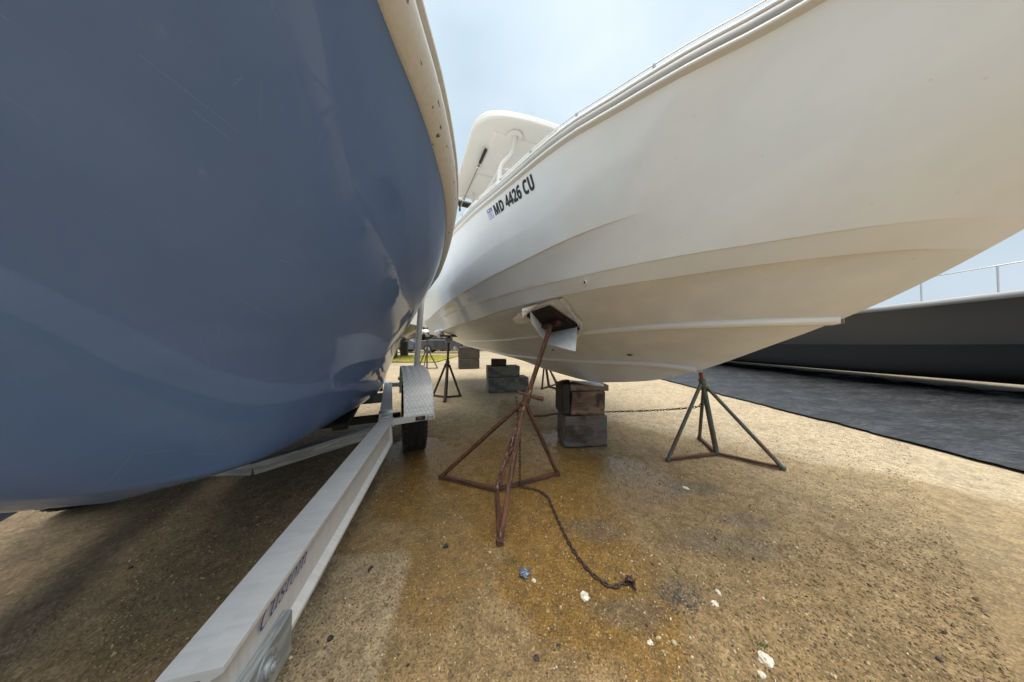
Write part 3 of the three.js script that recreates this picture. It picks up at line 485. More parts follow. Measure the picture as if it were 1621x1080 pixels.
    part('fender_bracket', [beam(bl(2.055, s * 0.74, 0.412), bl(2.055, s * 1.045, 0.425), 0.035, 0.045), box(0.012, 0.06, 0.05, s * 0.755, 0.41, -2.06)], M.alu, TR);
    const ml = part('marker_light', [box(0.034, 0.018, 0.012, s * 0.935, 0.42, -2.032, 0.004)], std({ color: C(0.16, 0.03, 0.02), roughness: 0.3 }), TR); part('lamp_base', [box(0.07, 0.030, 0.008, s * 0.94, 0.42, -2.036, 0.003)], M.black, ml);
    part('hook', [(() => { const q = new THREE.TorusGeometry(0.018, 0.005, 8, 16, 4.5); q.translate(s * 1.01, 0.415, -2.03); return q; })()], M.steel, TR);
    // rear guide pole in white plastic pipe
    part('guide_pole', [rod(bl(3.62, s * 1.03, 0.45), bl(3.62, s * 1.11, 1.62), 0.038, 0.038, 20)], M.pvc, TR); part('pole_bracket', [beam(bl(3.62, s * 0.72, 0.44), bl(3.62, s * 1.05, 0.44), 0.05, 0.05)], M.alu, TR);
    part('step_plate', box(0.16, 0.03, 0.12, s * 0.90, 0.50, -3.75), M.blackGloss, TR); part('step_plate', box(0.16, 0.02, 0.05, s * 0.90, 0.44, -3.5), M.blackGloss, TR);
  }
  part('coupler', [box(0.09, 0.10, 0.4, 0, 0.44, 1.8, 0.02), box(0.11, 0.13, 0.14, 0, 0.45, 2.02, 0.04)], M.steel, TR);
  part('jack_post', [rod(V(0.09, 0.02, 1.45), V(0.09, 0.75, 1.45), 0.03), rod(V(0.09, 0.0, 1.45), V(0.09, 0.03, 1.45), 0.09)], M.steel, TR);
  // winch post up to the bow
  part('winch_post', [beam(V(0, 0.4, 1.0), V(0, 1.15, 0.72), 0.07, 0.07), rod(V(-0.05, 1.05, 0.70), V(0.05, 1.05, 0.70), 0.05)], M.alu, TR);
}
// ---------------------------------------------------------------- jack stands
function stand(label, hub, feet, top, o = {}) {
  const [hx, hz] = hub; const y0 = gh(hx, hz); const S = thing('jack_stand', label, 'jack stand', [hx, y0, -hz], 0, o.group);
  const L = (x, z, h) => V(x - hx, h, -(z - hz));
  const r = o.r ?? 0.017, leg = o.leg ?? M.rust, post = o.post ?? M.rust, bar = o.bar ?? M.rust;
  const T = L(top[0], top[1], top[2]), H0 = V(0, 0.02, 0); const at = k => H0.clone().lerp(T, k);
  const kc = o.collar ?? 0.5;
  part('centre_post', [rod(H0, at(0.62), r * 1.35, r * 1.3, 12)], o.tube ?? post, S);
  part('screw_post', [rod(at(0.5), T, r * 1.05, r * 1.05, 12)], post, S);
  feet.forEach(([fx, fz], i) => {
    const F = L(fx, fz, 0.018 + gh(fx, fz) - y0); const att = at(kc - 0.02 * i); const off = F.clone().sub(att).setY(0).normalize().multiplyScalar(r * 1.5);
    part('leg', [rod(F, att.clone().add(off), r, r * 0.95, 10), rod(F.clone().add(V(0, -0.016, 0)), F.clone().add(V(0, 0.012, 0)), r * 1.3)], i === 1 && o.leg2 ? o.leg2 : leg, S);
    part('base_bar', [beam(H0, F, r * 1.7, r * 1.5)], bar, S);
  });
  const d = T.clone().sub(H0).normalize(); const cp = at(kc + 0.02);
  part('collar', [rod(cp.clone().addScaledVector(d, -0.035), cp.clone().addScaledVector(d, 0.03), r * 1.75, r * 1.75, 12)], leg, S);
  if (o.handle) { const a = V(...o.handle); const hp = at(kc + 0.05); part('handle', [rod(hp.clone().addScaledVector(a, -0.075).add(V(0, 0.012, 0)), hp.clone().addScaledVector(a, 0.012), 0.009), rod(hp, hp.clone().addScaledVector(a, 0.045), 0.009), rod(hp.clone().addScaledVector(a, 0.04), hp.clone().addScaledVector(a, 0.115), 0.013, 0.017)], M.rust, S); }
  S.userData.local = undefined; delete S.userData.local; return { S, L, T, d };
}
// the rusty stand in front, with its plywood pad against the hull
let padN, padC;
{
  const f = (px, py) => D(px, py);
  const { S, L, T } = stand('rusty tripod jack stand holding the white hull in the middle foreground', [-0.10, 1.706], [[-0.516, 1.87], [0.341, 1.924], [-0.06, 1.269]], [0.262, 1.765, 1.10], { r: 0.0155, collar: 0.52, leg: M.rust, tube: M.rustPaint, handle: [0.92, -0.22, -0.1] });
  const a = WB.localToWorld(M.onBot(-0.44, 0.80)), b = WB.localToWorld(M.onBot(-0.743, 0.78)), c = WB.localToWorld(M.onBot(-0.60, 0.50)), d = WB.localToWorld(M.onBot(-0.25, 0.52));
  const ctr = a.clone().add(b).add(c).add(d).multiplyScalar(0.25); const ux = b.clone().sub(a).add(c.clone().sub(d)).normalize(); let uy = d.clone().sub(a).add(c.clone().sub(b)); const nn = ux.clone().cross(uy).normalize(); if (nn.y > 0) nn.negate(); uy = nn.clone().cross(ux).normalize();
  padN = nn; padC = ctr;
  const cc = ctr.clone().addScaledVector(nn, 0.028).sub(S.position);
  const g = merge([box(0.30, 0.142, 0.030, 0, 0.0735, 0, 0.004), box(0.296, 0.142, 0.028, 0.003, -0.0735, 0.001, 0.004)]); g.applyMatrix4(new THREE.Matrix4().makeBasis(ux, uy, nn)); g.translate(cc.x, cc.y, cc.z); part('pad', g, M.ply, S, 'dark weathered plywood pad');
  const bc = cc.clone().addScaledVector(nn, 0.03); part('pad_bracket', [beam(bc.clone().addScaledVector(ux, -0.10), bc.clone().addScaledVector(ux, 0.10), 0.035, 0.03, 0.003, nn), rod(T, bc.clone(), 0.017, 0.02)], M.rust, S);
}
stand('green and rusty jack stand with red-brown top under the bow on the right', [1.78, 2.23], [[1.295, 2.13], [2.08, 1.97], [1.90, 2.60]], [1.55, 2.2, 1.06], { r: 0.0150, collar: 0.58, leg: M.greenRust, tube: M.greenRust, post: M.redRust, bar: M.rust, handle: [0.3, -0.9, -0.2] });
const backStands = [];
{
  const mk = (label, hub, top, feet, hpad) => { const { S, L, T } = stand(label, hub, feet, top, { r: 0.02, collar: 0.55, group: undefined, leg: M.darkRust, post: M.darkRust, tube: M.darkRust, bar: M.darkRust }); part('pad', [box(0.26, 0.03, 0.26, T.x, T.y + 0.01, T.z, 0.005)], M.woodBlack, S); part('head', [box(0.12, 0.10, 0.12, T.x, T.y - 0.06, T.z, 0.02)], M.aluDark, S); return { S, T }; };
  M.darkRust = std({ map: noisy(128, 8, [0.03, 0.018, 0.013], [0.085, 0.045, 0.03]), roughness: 0.7 });
  const b = mk('dark jack stand under the white stern, nearer of the two beside the fender', [-1.16, 4.5], [-1.12, 4.55, 1.08], [[-1.42, 4.62], [-0.93, 4.62], [-1.10, 4.18]]);
  const c = mk('far dark jack stand behind the white stern, beside the white guide pole', [-3.05, 9.2], [-3.05, 9.25, 1.27], [[-3.4, 9.3], [-2.7, 9.3], [-3.05, 8.85]]);
  const e = mk('dark jack stand seen under the keel behind the block pile', [0.80, 5.55], [0.62, 5.35, 1.02], [[0.62, 5.3], [0.95, 5.2], [1.05, 5.9]]);
  const pad = (x, z, h, s, label) => { const g = jitter(new THREE.SphereGeometry(1, 20, 14).scale(0.16 * s, 0.09 * s, 0.12 * s), 0.05, 6, x); g.translate(x, h, -z); single('padding_cloth', g, M.cloth, label, 'cloth'); };
  pad(-3.12, 9.2, 1.33, 1, 'crumpled white cloth on the far jack stand by the guide pole');
  pad(-1.26, 4.5, 1.13, 0.55, 'crumpled white cloth hanging at the top of the nearer background stand');
  pad(-1.155, 5.3, 0.84, 0.4, 'small white cloth hanging beside the far dark timber block');
}
// white cloth between the pad and the hull
{
  const o = [[-0.36, 0.86], [-0.44, 0.845], [-0.58, 0.83], [-0.72, 0.80], [-0.80, 0.775], [-0.79, 0.70], [-0.74, 0.62], [-0.71, 0.54], [-0.66, 0.47], [-0.55, 0.405], [-0.46, 0.39], [-0.36, 0.40], [-0.24, 0.42], [-0.12, 0.45], [-0.09, 0.52], [-0.15, 0.62], [-0.26, 0.70], [-0.27, 0.78]];
  const cv = new THREE.CatmullRomCurve3(o.map(p => V(p[0], p[1], 0)), true, 'catmullrom', 0.3); const ring = cv.getPoints(71).slice(0, 71); const ctr = V(-0.46, 0.64, 0);
  const g = gridGeo(71, 20, (u, v, i, j) => {
    const r = ring[i % 71], k = v, t = lerp(ctr.x, r.x, k), l = lerp(ctr.y, r.y, k); const p = WB.localToWorld(M.onBot(t, clamp(l, 0.02, 0.835)));
    const n1 = fbm(t * 7, l * 7, 2.2, 3), free = sstep(0.62, 1, k);
    let out = 0.006 + 0.004 * fbm(t * 30, l * 30, 1, 2) + 0.02 * free * Math.max(0, 0.5 + 1.5 * n1); p.addScaledVector(padN, out);
    const lowE = sstep(0.56, 0.42, l) * free, upL = sstep(-0.42, -0.34, t) * sstep(0.66, 0.80, l) * free;   // lower flap hangs clear of the hull, upper corner folds out
    p.addScaledVector(V(-0.42, -0.30, 0.60), 0.16 * lowE * (0.8 + 0.6 * n1)); p.addScaledVector(V(-0.5, -0.55, 0.45), 0.11 * upL); p.y += 0.05 * lowE;
    return [p.x, p.y, p.z, t * 2, l * 2]; });
  const ry = (px, py, z) => V((px - 810.5) / 406 * z, 1 + (540 - py) / 406 * z, -z);
  const quad = (tl, tr, bl_, br_, bow, n1 = 16, n2 = 10) => gridGeo(n1, n2, (u, v) => { const p = tl.clone().lerp(tr, u).lerp(bl_.clone().lerp(br_, u), v); const w = bow * Math.sin(v * Math.PI) + 0.010 * fbm(u * 3 + tl.x * 9, v * 3, 1.7, 3) * v; p.add(V(-0.2 * w, -0.2 * w, w)); p.y += 0.012 * fbm(u * 4, 3, tl.y * 5, 3) * v; return [p.x, p.y, p.z, u * 0.4, v * 0.3]; });
  const flaps = [quad(ry(868, 526, 2.10), ry(914, 514, 1.80), ry(866, 545, 1.92), ry(911, 556, 1.58), 0.02), quad(ry(839, 492, 1.84), ry(872, 527, 2.12), ry(841, 512, 1.82), ry(866, 545, 1.92), 0.015), quad(ry(852, 481, 1.72), ry(838, 494, 1.80), ry(826, 489, 1.76), ry(827, 503, 1.77), 0.01), quad(ry(882, 473, 1.57), ry(916, 514, 1.79), ry(889, 475, 1.56), ry(918, 520, 1.77), 0.006)];
  single('white_cloth', merge([g, ...flaps]), M.cloth, 'torn white cloth pad between rusty stand plywood and the white hull', 'cloth');
}
// ---------------------------------------------------------------- chains
function chainGeo(pts, pitch = 0.026, r = 0.0035) {
  const c = new THREE.CatmullRomCurve3(pts, false, 'catmullrom', 0.5), L = c.getLength(), n = Math.floor(L / pitch), out = [];
  for (let i = 0; i <= n; i++) { const u = i / n, p = c.getPointAt(u), t = c.getTangentAt(u); const g = new THREE.TorusGeometry(pitch * 0.42, r, 6, 12); g.scale(1, 0.68, 1); g.translate(0, 0, 0); g.scale(1.45, 1, 1); g.rotateX(i % 2 ? Math.PI / 2 : 0); g.rotateX(rr(-0.3, 0.3)); g.applyQuaternion(new THREE.Quaternion().setFromUnitVectors(V(1, 0, 0), t)); g.translate(p.x, p.y, p.z); out.push(g); }
  return merge(out);
}
const G = (px, py, up = 0.006) => { const [x, z] = D(px, py); return V(x, gh(x, z) + up, -z); };
{
  const pts = [V(0.03, 0.60, -1.76), V(0.05, 0.40, -1.76), V(0.055, 0.18, -1.755), V(0.058, 0.03, -1.745), G(838, 773), G(852, 777), G(866, 787), G(874, 803), G(884, 826), G(897, 853), G(913, 880), G(926, 897), G(942, 914), G(958, 925), G(968, 930), G(982, 926), G(993, 923), G(1000, 928)];
  M.darkRust = std({ map: noisy(128, 8, [0.03, 0.018, 0.013], [0.085, 0.045, 0.03]), roughness: 0.7 });
  single('chain', merge([chainGeo(pts, 0.024, 0.004), jitter(new THREE.IcosahedronGeometry(0.015, 3), 0.018, 60).toNonIndexed().translate(G(999, 925).x, 0.012, G(999, 925).z)]), M.darkRust, 'rusty chain hanging from front stand and trailing over the wet gravel', 'chain');
  single('chain', chainGeo([V(0.14, 0.47, -1.81), V(0.285, 0.36, -2.2), V(0.48, 0.205, -2.8), V(0.78, 0.17, -2.96), V(1.10, 0.20, -2.9), V(1.49, 0.255, -2.75), V(1.735, 0.366, -2.45), V(1.76, 0.42, -2.38)], 0.03, 0.0045), M.darkRust, 'taut rusty chain running behind the block pile to the green stand', 'chain');
}
// ---------------------------------------------------------------- block piles
function block(name, label, mat, w, h, d, x, y, z, turn, cat, amp = 0.006, bev = 0.012, group) {
  const g = jitter(new RoundedBoxGeometry(w, h, d, 3, bev), amp, 5, x * 7 + y * 3); g.translate(0, h / 2, 0);
  // box-mapped uv in metres
  const p = g.attributes.position, n = g.attributes.normal, uv = new Float32Array(p.count * 2); for (let i = 0; i < p.count; i++) { const ax = Math.abs(n.getX(i)), ay = Math.abs(n.getY(i)); uv[i * 2] = (ax > 0.7 ? p.getZ(i) : p.getX(i)) * 1.6; uv[i * 2 + 1] = (ay > 0.7 ? p.getZ(i) : p.getY(i)) * 1.6; } g.setAttribute('uv', new THREE.BufferAttribute(uv, 2));
  const m = single(name, g, mat, label, cat, group); m.position.set(x, y, -z); m.rotation.y = turn; return m;
}
{
  const tz = 0.36;
  const b1 = block('timber_block', 'large dark timber block at the bottom of the near block pile', M.woodDark, 0.42, 0.30, 0.25, 0.685, 0, 2.53, 0.10, 'timber block', 0.006, 0.02);
  for (const [x, y, sx, sy] of [[0.17, 0.22, 0.016, 0.04], [-0.20, 0.05, 0.016, 0.035], [-0.075, 0.018, 0.035, 0.014]]) { const s = part('paint_mark', jitter(box(sx, sy, 0.004, 0, 0, 0, 0.0015), 0.006, 60, x), M.greenPaint, b1, 'green paint mark'); s.position.set(x, y, 0.129); }
  block('timber_block', 'upright dark plank left of the upper brown timber block', M.woodBlack, 0.085, 0.29, 0.24, 0.50, 0.302, 2.53, 0.12, 'timber block', 0.008, 0.02);
  block('timber_block', 'brown weathered timber block, second up in the near pile', M.woodMid, 0.325, 0.225, 0.24, 0.712, 0.302, 2.53, 0.06, 'timber block', 0.010, 0.014);
  block('plank', 'pale split plank on top of the near block pile', M.woodPale, 0.355, 0.055, 0.24, 0.722, 0.530, 2.53, 0.03, 'plank', 0.012, 0.008);
  // rubbery flap curling over the left end
  const fl = gridGeo(20, 6, (u, v) => { const a = lerp(-0.2, 1.7, u); return [0.56 - 0.085 * Math.sin(a) - 0.02, 0.56 + 0.055 * Math.cos(a) - (u < 0.1 ? 0 : 0) + 0.01 * Math.sin(v * 5), -(2.44 + 0.18 * v)]; }); single('rubber_flap', merge([fl, fl.clone().translate(0, -0.012, 0)]), M.rubber, 'black rubber flap curling over left end of the near block pile', 'rubber sheet');
  // white cloth between pile and keel
  const cl = gridGeo(24, 8, (u, v) => { const x = lerp(0.545, 0.86, u), z = lerp(2.39, 2.58, v); return [x, 0.592 + 0.04 * Math.pow(1 - u, 2) * (1 - 0.5 * v) + 0.006 * fbm(x * 14, z * 14, 3, 3) - (v < 0.12 ? 0.01 * u : 0), -z]; }); single('keel_cloth', merge([cl, cl.clone().translate(0, -0.006, 0)]), M.cloth, 'white cloth folded between keel and top plank of near block pile', 'cloth');
  block('concrete_block', 'wide grey concrete block at the bottom of the second pile', M.concrete, 0.80, 0.285, 0.4, -0.10, 0, 5.18, 0.2, 'concrete block', 0.006, 0.015);
  block('concrete_block', 'narrower grey concrete block on top of the wide one', M.concrete, 0.64, 0.215, 0.36, -0.19, 0.287, 5.2, 0.18, 'concrete block', 0.006, 0.015);
  block('timber_block', 'small dark timber block topmost on the concrete blocks', M.woodBlack, 0.30, 0.13, 0.28, -0.27, 0.504, 5.2, 0.1, 'timber block', 0.012, 0.015);
  block('timber_block', 'dark square timber block under the stern, lower one of far pile', M.woodBlack, 0.74, 0.36, 0.5, -1.62, -0.02, 9.6, 0.3, 'timber block', 0.01, 0.03);
  block('timber_block', 'dark square timber block under the stern, upper one of far pile', M.woodBlack, 0.76, 0.45, 0.5, -1.62, 0.342, 9.6, 0.28, 'timber block', 0.01, 0.03);
}
// ---------------------------------------------------------------- small things lying on the ground
function stoneAt(name, px, py, r, mat, label, cat, sq = 0.6, sd = 1, w = 1.2) { const p = G(px, py, 0); const g = jitter(new THREE.IcosahedronGeometry(1, 2), 0.42, 1.9, sd * 3.1).toNonIndexed(); g.computeVertexNormals(); g.scale(r * w, r * sq, r); const m = single(name, g, mat, label, cat); m.position.set(p.x, p.y + r * sq * 0.25, p.z); m.rotation.y = sd; return m; }
M.paleStone = std({ map: noisy(128, 8, [0.55, 0.5, 0.4], [0.74, 0.7, 0.6]), roughness: 0.8 });
M.darkStone = std({ map: noisy(128, 8, [0.02, 0.018, 0.016], [0.06, 0.052, 0.045]), roughness: 0.6 });
M.bluePlastic = std({ map: noisy(128, 8, [0.10, 0.16, 0.24], [0.35, 0.42, 0.5], 0.35, 0.65), roughness: 0.4 });
stoneAt('pale_stone', 925, 943, 0.018, M.paleStone, 'rounded cream stone on gravel left of the chain end', 'stone', 0.6, 1, 1.0);
stoneAt('pale_stone', 845, 917, 0.008, M.paleStone, 'tiny pale stone right beside the crumpled blue scrap', 'stone', 0.6, 2);
stoneAt('pale_stone', 1137, 938, 0.012, M.paleStone, 'thin pale stone chip on the gravel at lower right', 'stone', 0.4, 3, 0.7);
stoneAt('pale_stone', 1131, 957, 0.011, M.paleStone, 'flat pale stone chip just below another chip at lower right', 'stone', 0.4, 4, 1.3);
stoneAt('pale_stone', 1086, 772, 0.015, M.paleStone, 'pale flat stone on the wet gravel left of the green stand', 'stone', 0.3, 5, 1.5);
stoneAt('pale_stone', 1029, 1014, 0.0075, M.paleStone, 'small pale stone low down on the gravel below the chain end', 'stone', 0.5, 6, 1.3);
stoneAt('pale_stone', 1212, 1046, 0.019, M.paleStone, 'largest pale stone at the lower right', 'stone', 0.6, 7, 0.9);
stoneAt('pale_stone', 1206, 1068, 0.009, M.paleStone, 'pale stone just below the largest pale stone', 'stone', 0.6, 8, 1.1);
stoneAt('dark_stone', 706, 864, 0.012, M.darkStone, 'black round pebble on gravel left of the rusty front stand', 'stone', 0.7, 9, 1);
stoneAt('dark_stone', 523, 1013, 0.009, M.darkStone, 'black angular pebble on the dry gravel beside the trailer tongue', 'stone', 0.7, 10, 1);
stoneAt('dark_stone', 586, 902, 0.008, M.darkStone, 'small brown chip at the edge of the dry gravel', 'stone', 0.5, 11, 2);
stoneAt('dark_stone', 849, 1040, 0.008, M.darkStone, 'small black clod at the bottom below the crumpled blue scrap', 'stone', 0.6, 12, 1.3);
stoneAt('dark_stone', 884, 1020, 0.007, M.darkStone, 'dark grey clod right of the black clod at the bottom', 'stone', 0.5, 13, 1);
{ const p = G(830, 909, 0.012); const g = jitter(new THREE.IcosahedronGeometry(0.019, 3), 0.02, 60, 4); g.scale(1, 0.6, 1); const m = single('blue_scrap', g, M.bluePlastic, 'crumpled blue plastic scrap on the gravel below the rusty stand', 'plastic scrap'); m.position.copy(p); }
{ // patch of dark crushed stones
  const l = []; for (let i = 0; i < 170; i++) { const a = rr(0, 6.28), r = 0.085 * Math.pow(rnd(), 0.75), [x, z] = D(1076, 944); const s = rr(0.0013, 0.0042); const g = new THREE.IcosahedronGeometry(s, 0); g.scale(1.2, 0.6, 1); g.rotateY(rr(0, 6)); const X = x + r * Math.cos(a), Z = z + r * 0.8 * Math.sin(a); g.translate(X, gh(X, Z) + s * 0.4, -Z); l.push(g); }
  const m = part('crushed_stones', l, std({ color: C(0.055, 0.05, 0.045), roughness: 0.6, flatShading: true }), scene); m.userData = { kind: 'stuff', label: 'patch of dark crushed stones right of the chain end', category: 'gravel' };
}
function tuft(px, py, n, len, label) { const [x, z] = D(px, py); const l = []; for (let i = 0; i < n; i++) { const a = rr(0, 6.28), r = rr(0, 0.03), h = rr(0.4, 1) * len, w = 0.0022; const X = x + r * Math.cos(a), Z = -z + r * Math.sin(a), Y = gh(X, -Z); const dx = rr(-0.8, 0.8) * h, dz = rr(-0.8, 0.8) * h; const g = new THREE.BufferGeometry(); g.setAttribute('position', new THREE.Float32BufferAttribute([X - w, Y, Z, X + w, Y, Z, X + dx * 0.5, Y + h * 0.7, Z + dz * 0.5, X + w, Y, Z, X + dx, Y + h * 0.8, Z + dz, X + dx * 0.5, Y + h * 0.7, Z + dz * 0.5], 3)); g.computeVertexNormals(); l.push(g); } single('grass_tuft', merge(l), M.grassy, label, 'grass tuft'); }
M.grassy = std({ color: C(0.09, 0.13, 0.045), roughness: 0.8 });
tuft(813, 888, 34, 0.009, 'sparse green sprouts just below the front foot of the rusty stand');
tuft(1070, 905, 34, 0.011, 'sparse green sprouts above the patch of dark crushed stones');
tuft(1205, 1024, 40, 0.013, 'green sprouts beside the largest pale stone at lower right');
// ---------------------------------------------------------------- background
{ // grass verge
  const g = gridGeo(60, 12, (u, v) => { const x = lerp(-22, -3.6, u), z = lerp(12.2, 17.5, v); return [x, 0.012 + 0.04 * Math.abs(fbm(x, z, 1, 3)), -z, x, z]; });
  struct('grass_verge', g, std({ map: noisy(256, 16, [0.24, 0.24, 0.05], [0.42, 0.38, 0.10]), roughness: 0.95 }));
  const N = 14000, blade = new THREE.BufferGeometry(); blade.setAttribute('position', new THREE.Float32BufferAttribute([-0.008, 0, 0, 0.008, 0, 0, 0.01, 0.09, 0.02], 3)); blade.computeVertexNormals();
  const im = new THREE.InstancedMesh(blade, std({ roughness: 0.9 }), N), m = new THREE.Matrix4(), q = new THREE.Quaternion(), col = new THREE.Color();
  for (let i = 0; i < N; i++) { const x = rr(-12, -3.6), z = rr(12.2, 17.5), s = rr(0.6, 1.4); q.setFromEuler(new THREE.Euler(rr(-0.3, 0.3), rr(0, 6.28), rr(-0.3, 0.3))); m.compose(V(x, 0.01, -z), q, V(s, s, s)); im.setMatrixAt(i, m); const k = rr(0.7, 1.2); col.setRGB(0.42 * k, 0.38 * k, 0.06 * k); im.setColorAt(i, col); }
  im.name = 'grass'; im.userData = { kind: 'stuff', label: 'short yellowish green grass on the verge beyond the fender', category: 'grass' }; scene.add(im);
}
function car(label, x, z, turn, col) {
  const c = thing('parked_car', label, 'car', [x, 0, -z], turn);
  const paint = phy({ color: col, roughness: 0.35, clearcoat: 1, clearcoatRoughness: 0.1 });
  const s = new THREE.Shape(); s.moveTo(-2.25, 0.32); s.lineTo(-2.28, 0.75); s.quadraticCurveTo(-2.25, 0.95, -1.95, 0.98); s.lineTo(-1.2, 1.05); s.lineTo(1.9, 1.06); s.quadraticCurveTo(2.25, 1.0, 2.27, 0.7); s.lineTo(2.25, 0.32); s.lineTo(1.75, 0.32); s.absarc(1.38, 0.34, 0.37, 0, Math.PI, false); s.lineTo(-1.0, 0.32); s.absarc(-1.38, 0.34, 0.37, 0, Math.PI, false); s.closePath();
  const g = new THREE.ExtrudeGeometry(s, { depth: 1.64, bevelEnabled: true, bevelSize: 0.06, bevelThickness: 0.08, bevelSegments: 3 }); g.translate(0, 0, -0.82); part('body', g, paint, c);
  const r = new THREE.Shape(); r.moveTo(-1.35, 1.05); r.lineTo(-0.62, 1.58); r.quadraticCurveTo(-0.5, 1.64, -0.3, 1.65); r.lineTo(1.2, 1.64); r.quadraticCurveTo(1.5, 1.62, 1.65, 1.45); r.lineTo(1.95, 1.05); r.closePath();
  const rg = new THREE.ExtrudeGeometry(r, { depth: 1.36, bevelEnabled: true, bevelSize: 0.03, bevelThickness: 0.06, bevelSegments: 2 }); rg.translate(0, 0, -0.68); part('roof', rg, paint, c);
  const gl = phy({ color: C(0.03, 0.035, 0.04), roughness: 0.05, clearcoat: 1 });
  for (const e of [1, -1]) for (const pts of [[[-1.05, 1.1], [-0.5, 1.53], [0.05, 1.55], [0.05, 1.1]], [[0.12, 1.1], [0.12, 1.55], [1.1, 1.55], [1.1, 1.1]], [[1.17, 1.1], [1.17, 1.54], [1.4, 1.5], [1.68, 1.1]]]) { const w = new THREE.ExtrudeGeometry(new THREE.Shape(pts.map(p => new THREE.Vector2(...p))), { depth: 0.02, bevelEnabled: false }); w.translate(0, 0, e > 0 ? 0.735 : -0.755); part('window', w, gl, c); }
  for (const wx of [-1.38, 1.38]) for (const e of [1, -1]) { const t = new THREE.CylinderGeometry(0.33, 0.33, 0.22, 28); t.rotateX(Math.PI / 2); t.translate(wx, 0.33, e * 0.8); const w = part('wheel', t, M.rubber, c); const q = new THREE.CylinderGeometry(0.2, 0.2, 0.23, 20); q.rotateX(Math.PI / 2); q.translate(wx, 0.33, e * 0.8); part('rim', q, M.aluDark, w); }
  for (const e of [1, -1]) { part('headlight', box(0.08, 0.14, 0.36, -2.30, 0.82, e * 0.6, 0.03), M.plate, c); part('tail_light', box(0.06, 0.2, 0.2, 2.31, 0.85, e * 0.72, 0.02), std({ color: C(0.3, 0.02, 0.015), roughness: 0.3 }), c); }
  return c;
}
car('dark grey car parked beyond the grass behind the white stern', -5.6, 22, 0.06, C(0.03, 0.032, 0.038));
car('blue grey car parked at far left beyond the grass verge', -10.6, 22.5, 0.03, C(0.05, 0.065, 0.095));
function leafCrown(n, rx, ry, rz, y, seedv, sz) { // many small leaf faces in clumps
  const p = []; const cl = []; for (let i = 0; i < 26; i++) { const a = rr(0, 6.28), b = rr(-1, 1), r = Math.pow(rnd(), 0.4); cl.push([Math.cos(a) * Math.sqrt(1 - b * b) * rx * r, y + b * ry * r, Math.sin(a) * Math.sqrt(1 - b * b) * rz * r, rr(0.25, 0.5)]); }
  for (let i = 0; i < n; i++) { const c = cl[Math.floor(rnd() * cl.length)]; const d = V(rr(-1, 1), rr(-1, 1), rr(-1, 1)).normalize().multiplyScalar(Math.pow(rnd(), 0.5) * c[3] * rx); const x = c[0] + d.x, Y = c[1] + d.y * 0.8, z = c[2] + d.z; const e = new THREE.Euler(rr(0, 6), rr(0, 6), rr(0, 6)); const a = V(-sz * 0.5, 0, 0).applyEuler(e), b = V(sz * 0.5, 0, 0).applyEuler(e), t = V(0, sz * 1.5, 0).applyEuler(e); p.push(x + a.x, Y + a.y, z + a.z, x + b.x, Y + b.y, z + b.z, x + t.x, Y + t.y, z + t.z); }
  const g = new THREE.BufferGeometry(); g.setAttribute('position', new THREE.Float32BufferAttribute(p, 3)); g.computeVertexNormals(); return g;
}
M.leafA = std({ color: C(0.045, 0.065, 0.03), roughness: 0.9 }); M.leafB = std({ color: C(0.11, 0.10, 0.05), roughness: 0.9 }); M.bark = std({ map: noisy(128, 8, [0.07, 0.055, 0.04], [0.15, 0.12, 0.09]), roughness: 0.95 });
function tree(label, x, z, h, w, mat, n = 9000) {
  const t = thing('tree', label, 'tree', [x, 0, -z]); const tg = [rod(V(0, 0, 0), V(0.1, h * 0.5, 0), 0.035 * h, 0.02 * h, 10)];
  for (let i = 0; i < 7; i++) { const a = i * 0.9 + x; tg.push(rod(V(0.08, h * (0.25 + 0.04 * i), 0), V(Math.cos(a) * w * 0.7, h * (0.55 + 0.05 * i), Math.sin(a) * w * 0.7), 0.011 * h, 0.004 * h, 6)); }
  part('trunk', tg, M.bark, t); part('crown', leafCrown(n, w, h * 0.36, w, h * 0.62, x, 0.11), mat, t);
}
tree('dark green tree behind the parked cars at far left, olive brown undergrowth', -16, 34, 6, 3.2, M.leafA);
tree('low bushy tree straight behind the blue boat stern', -11.5, 33, 3.6, 2.4, M.leafB);
tree('dark bushy tree behind the dark grey parked car', -7.5, 33, 3.4, 2.4, M.leafA);
tree('brownish bushy tree far off behind the white boat', -2.5, 36, 3.2, 2.4, M.leafB);
M.leafC = std({ color: C(0.028, 0.038, 0.02), roughness: 0.9 });
for (const [x, z, h, w, m, l] of [[-9.2, 25.5, 2.3, 1.5, M.leafC, 'dark bush at far left beside the blue boat stern, left of the guide pole'], [-6.6, 26.5, 2.1, 1.7, M.leafC, 'dark bush just behind the dark grey parked car, to its left'], [-3.8, 26, 2.2, 1.6, M.leafB, 'brownish bush just behind the dark grey parked car, to its right']]) {
  const t = thing('bush', l, 'bush', [x, 0, -z]); part('stem', Array.from({ length: 6 }, (_, k) => rod(V(0, 0, 0), V(Math.cos(k * 1.05) * w * 0.5, h * 0.6, Math.sin(k * 1.05) * w * 0.5), 0.04, 0.015, 6)), M.bark, t); part('foliage', leafCrown(6000, w, h * 0.5, w, h * 0.5, x, 0.10), m, t);
}
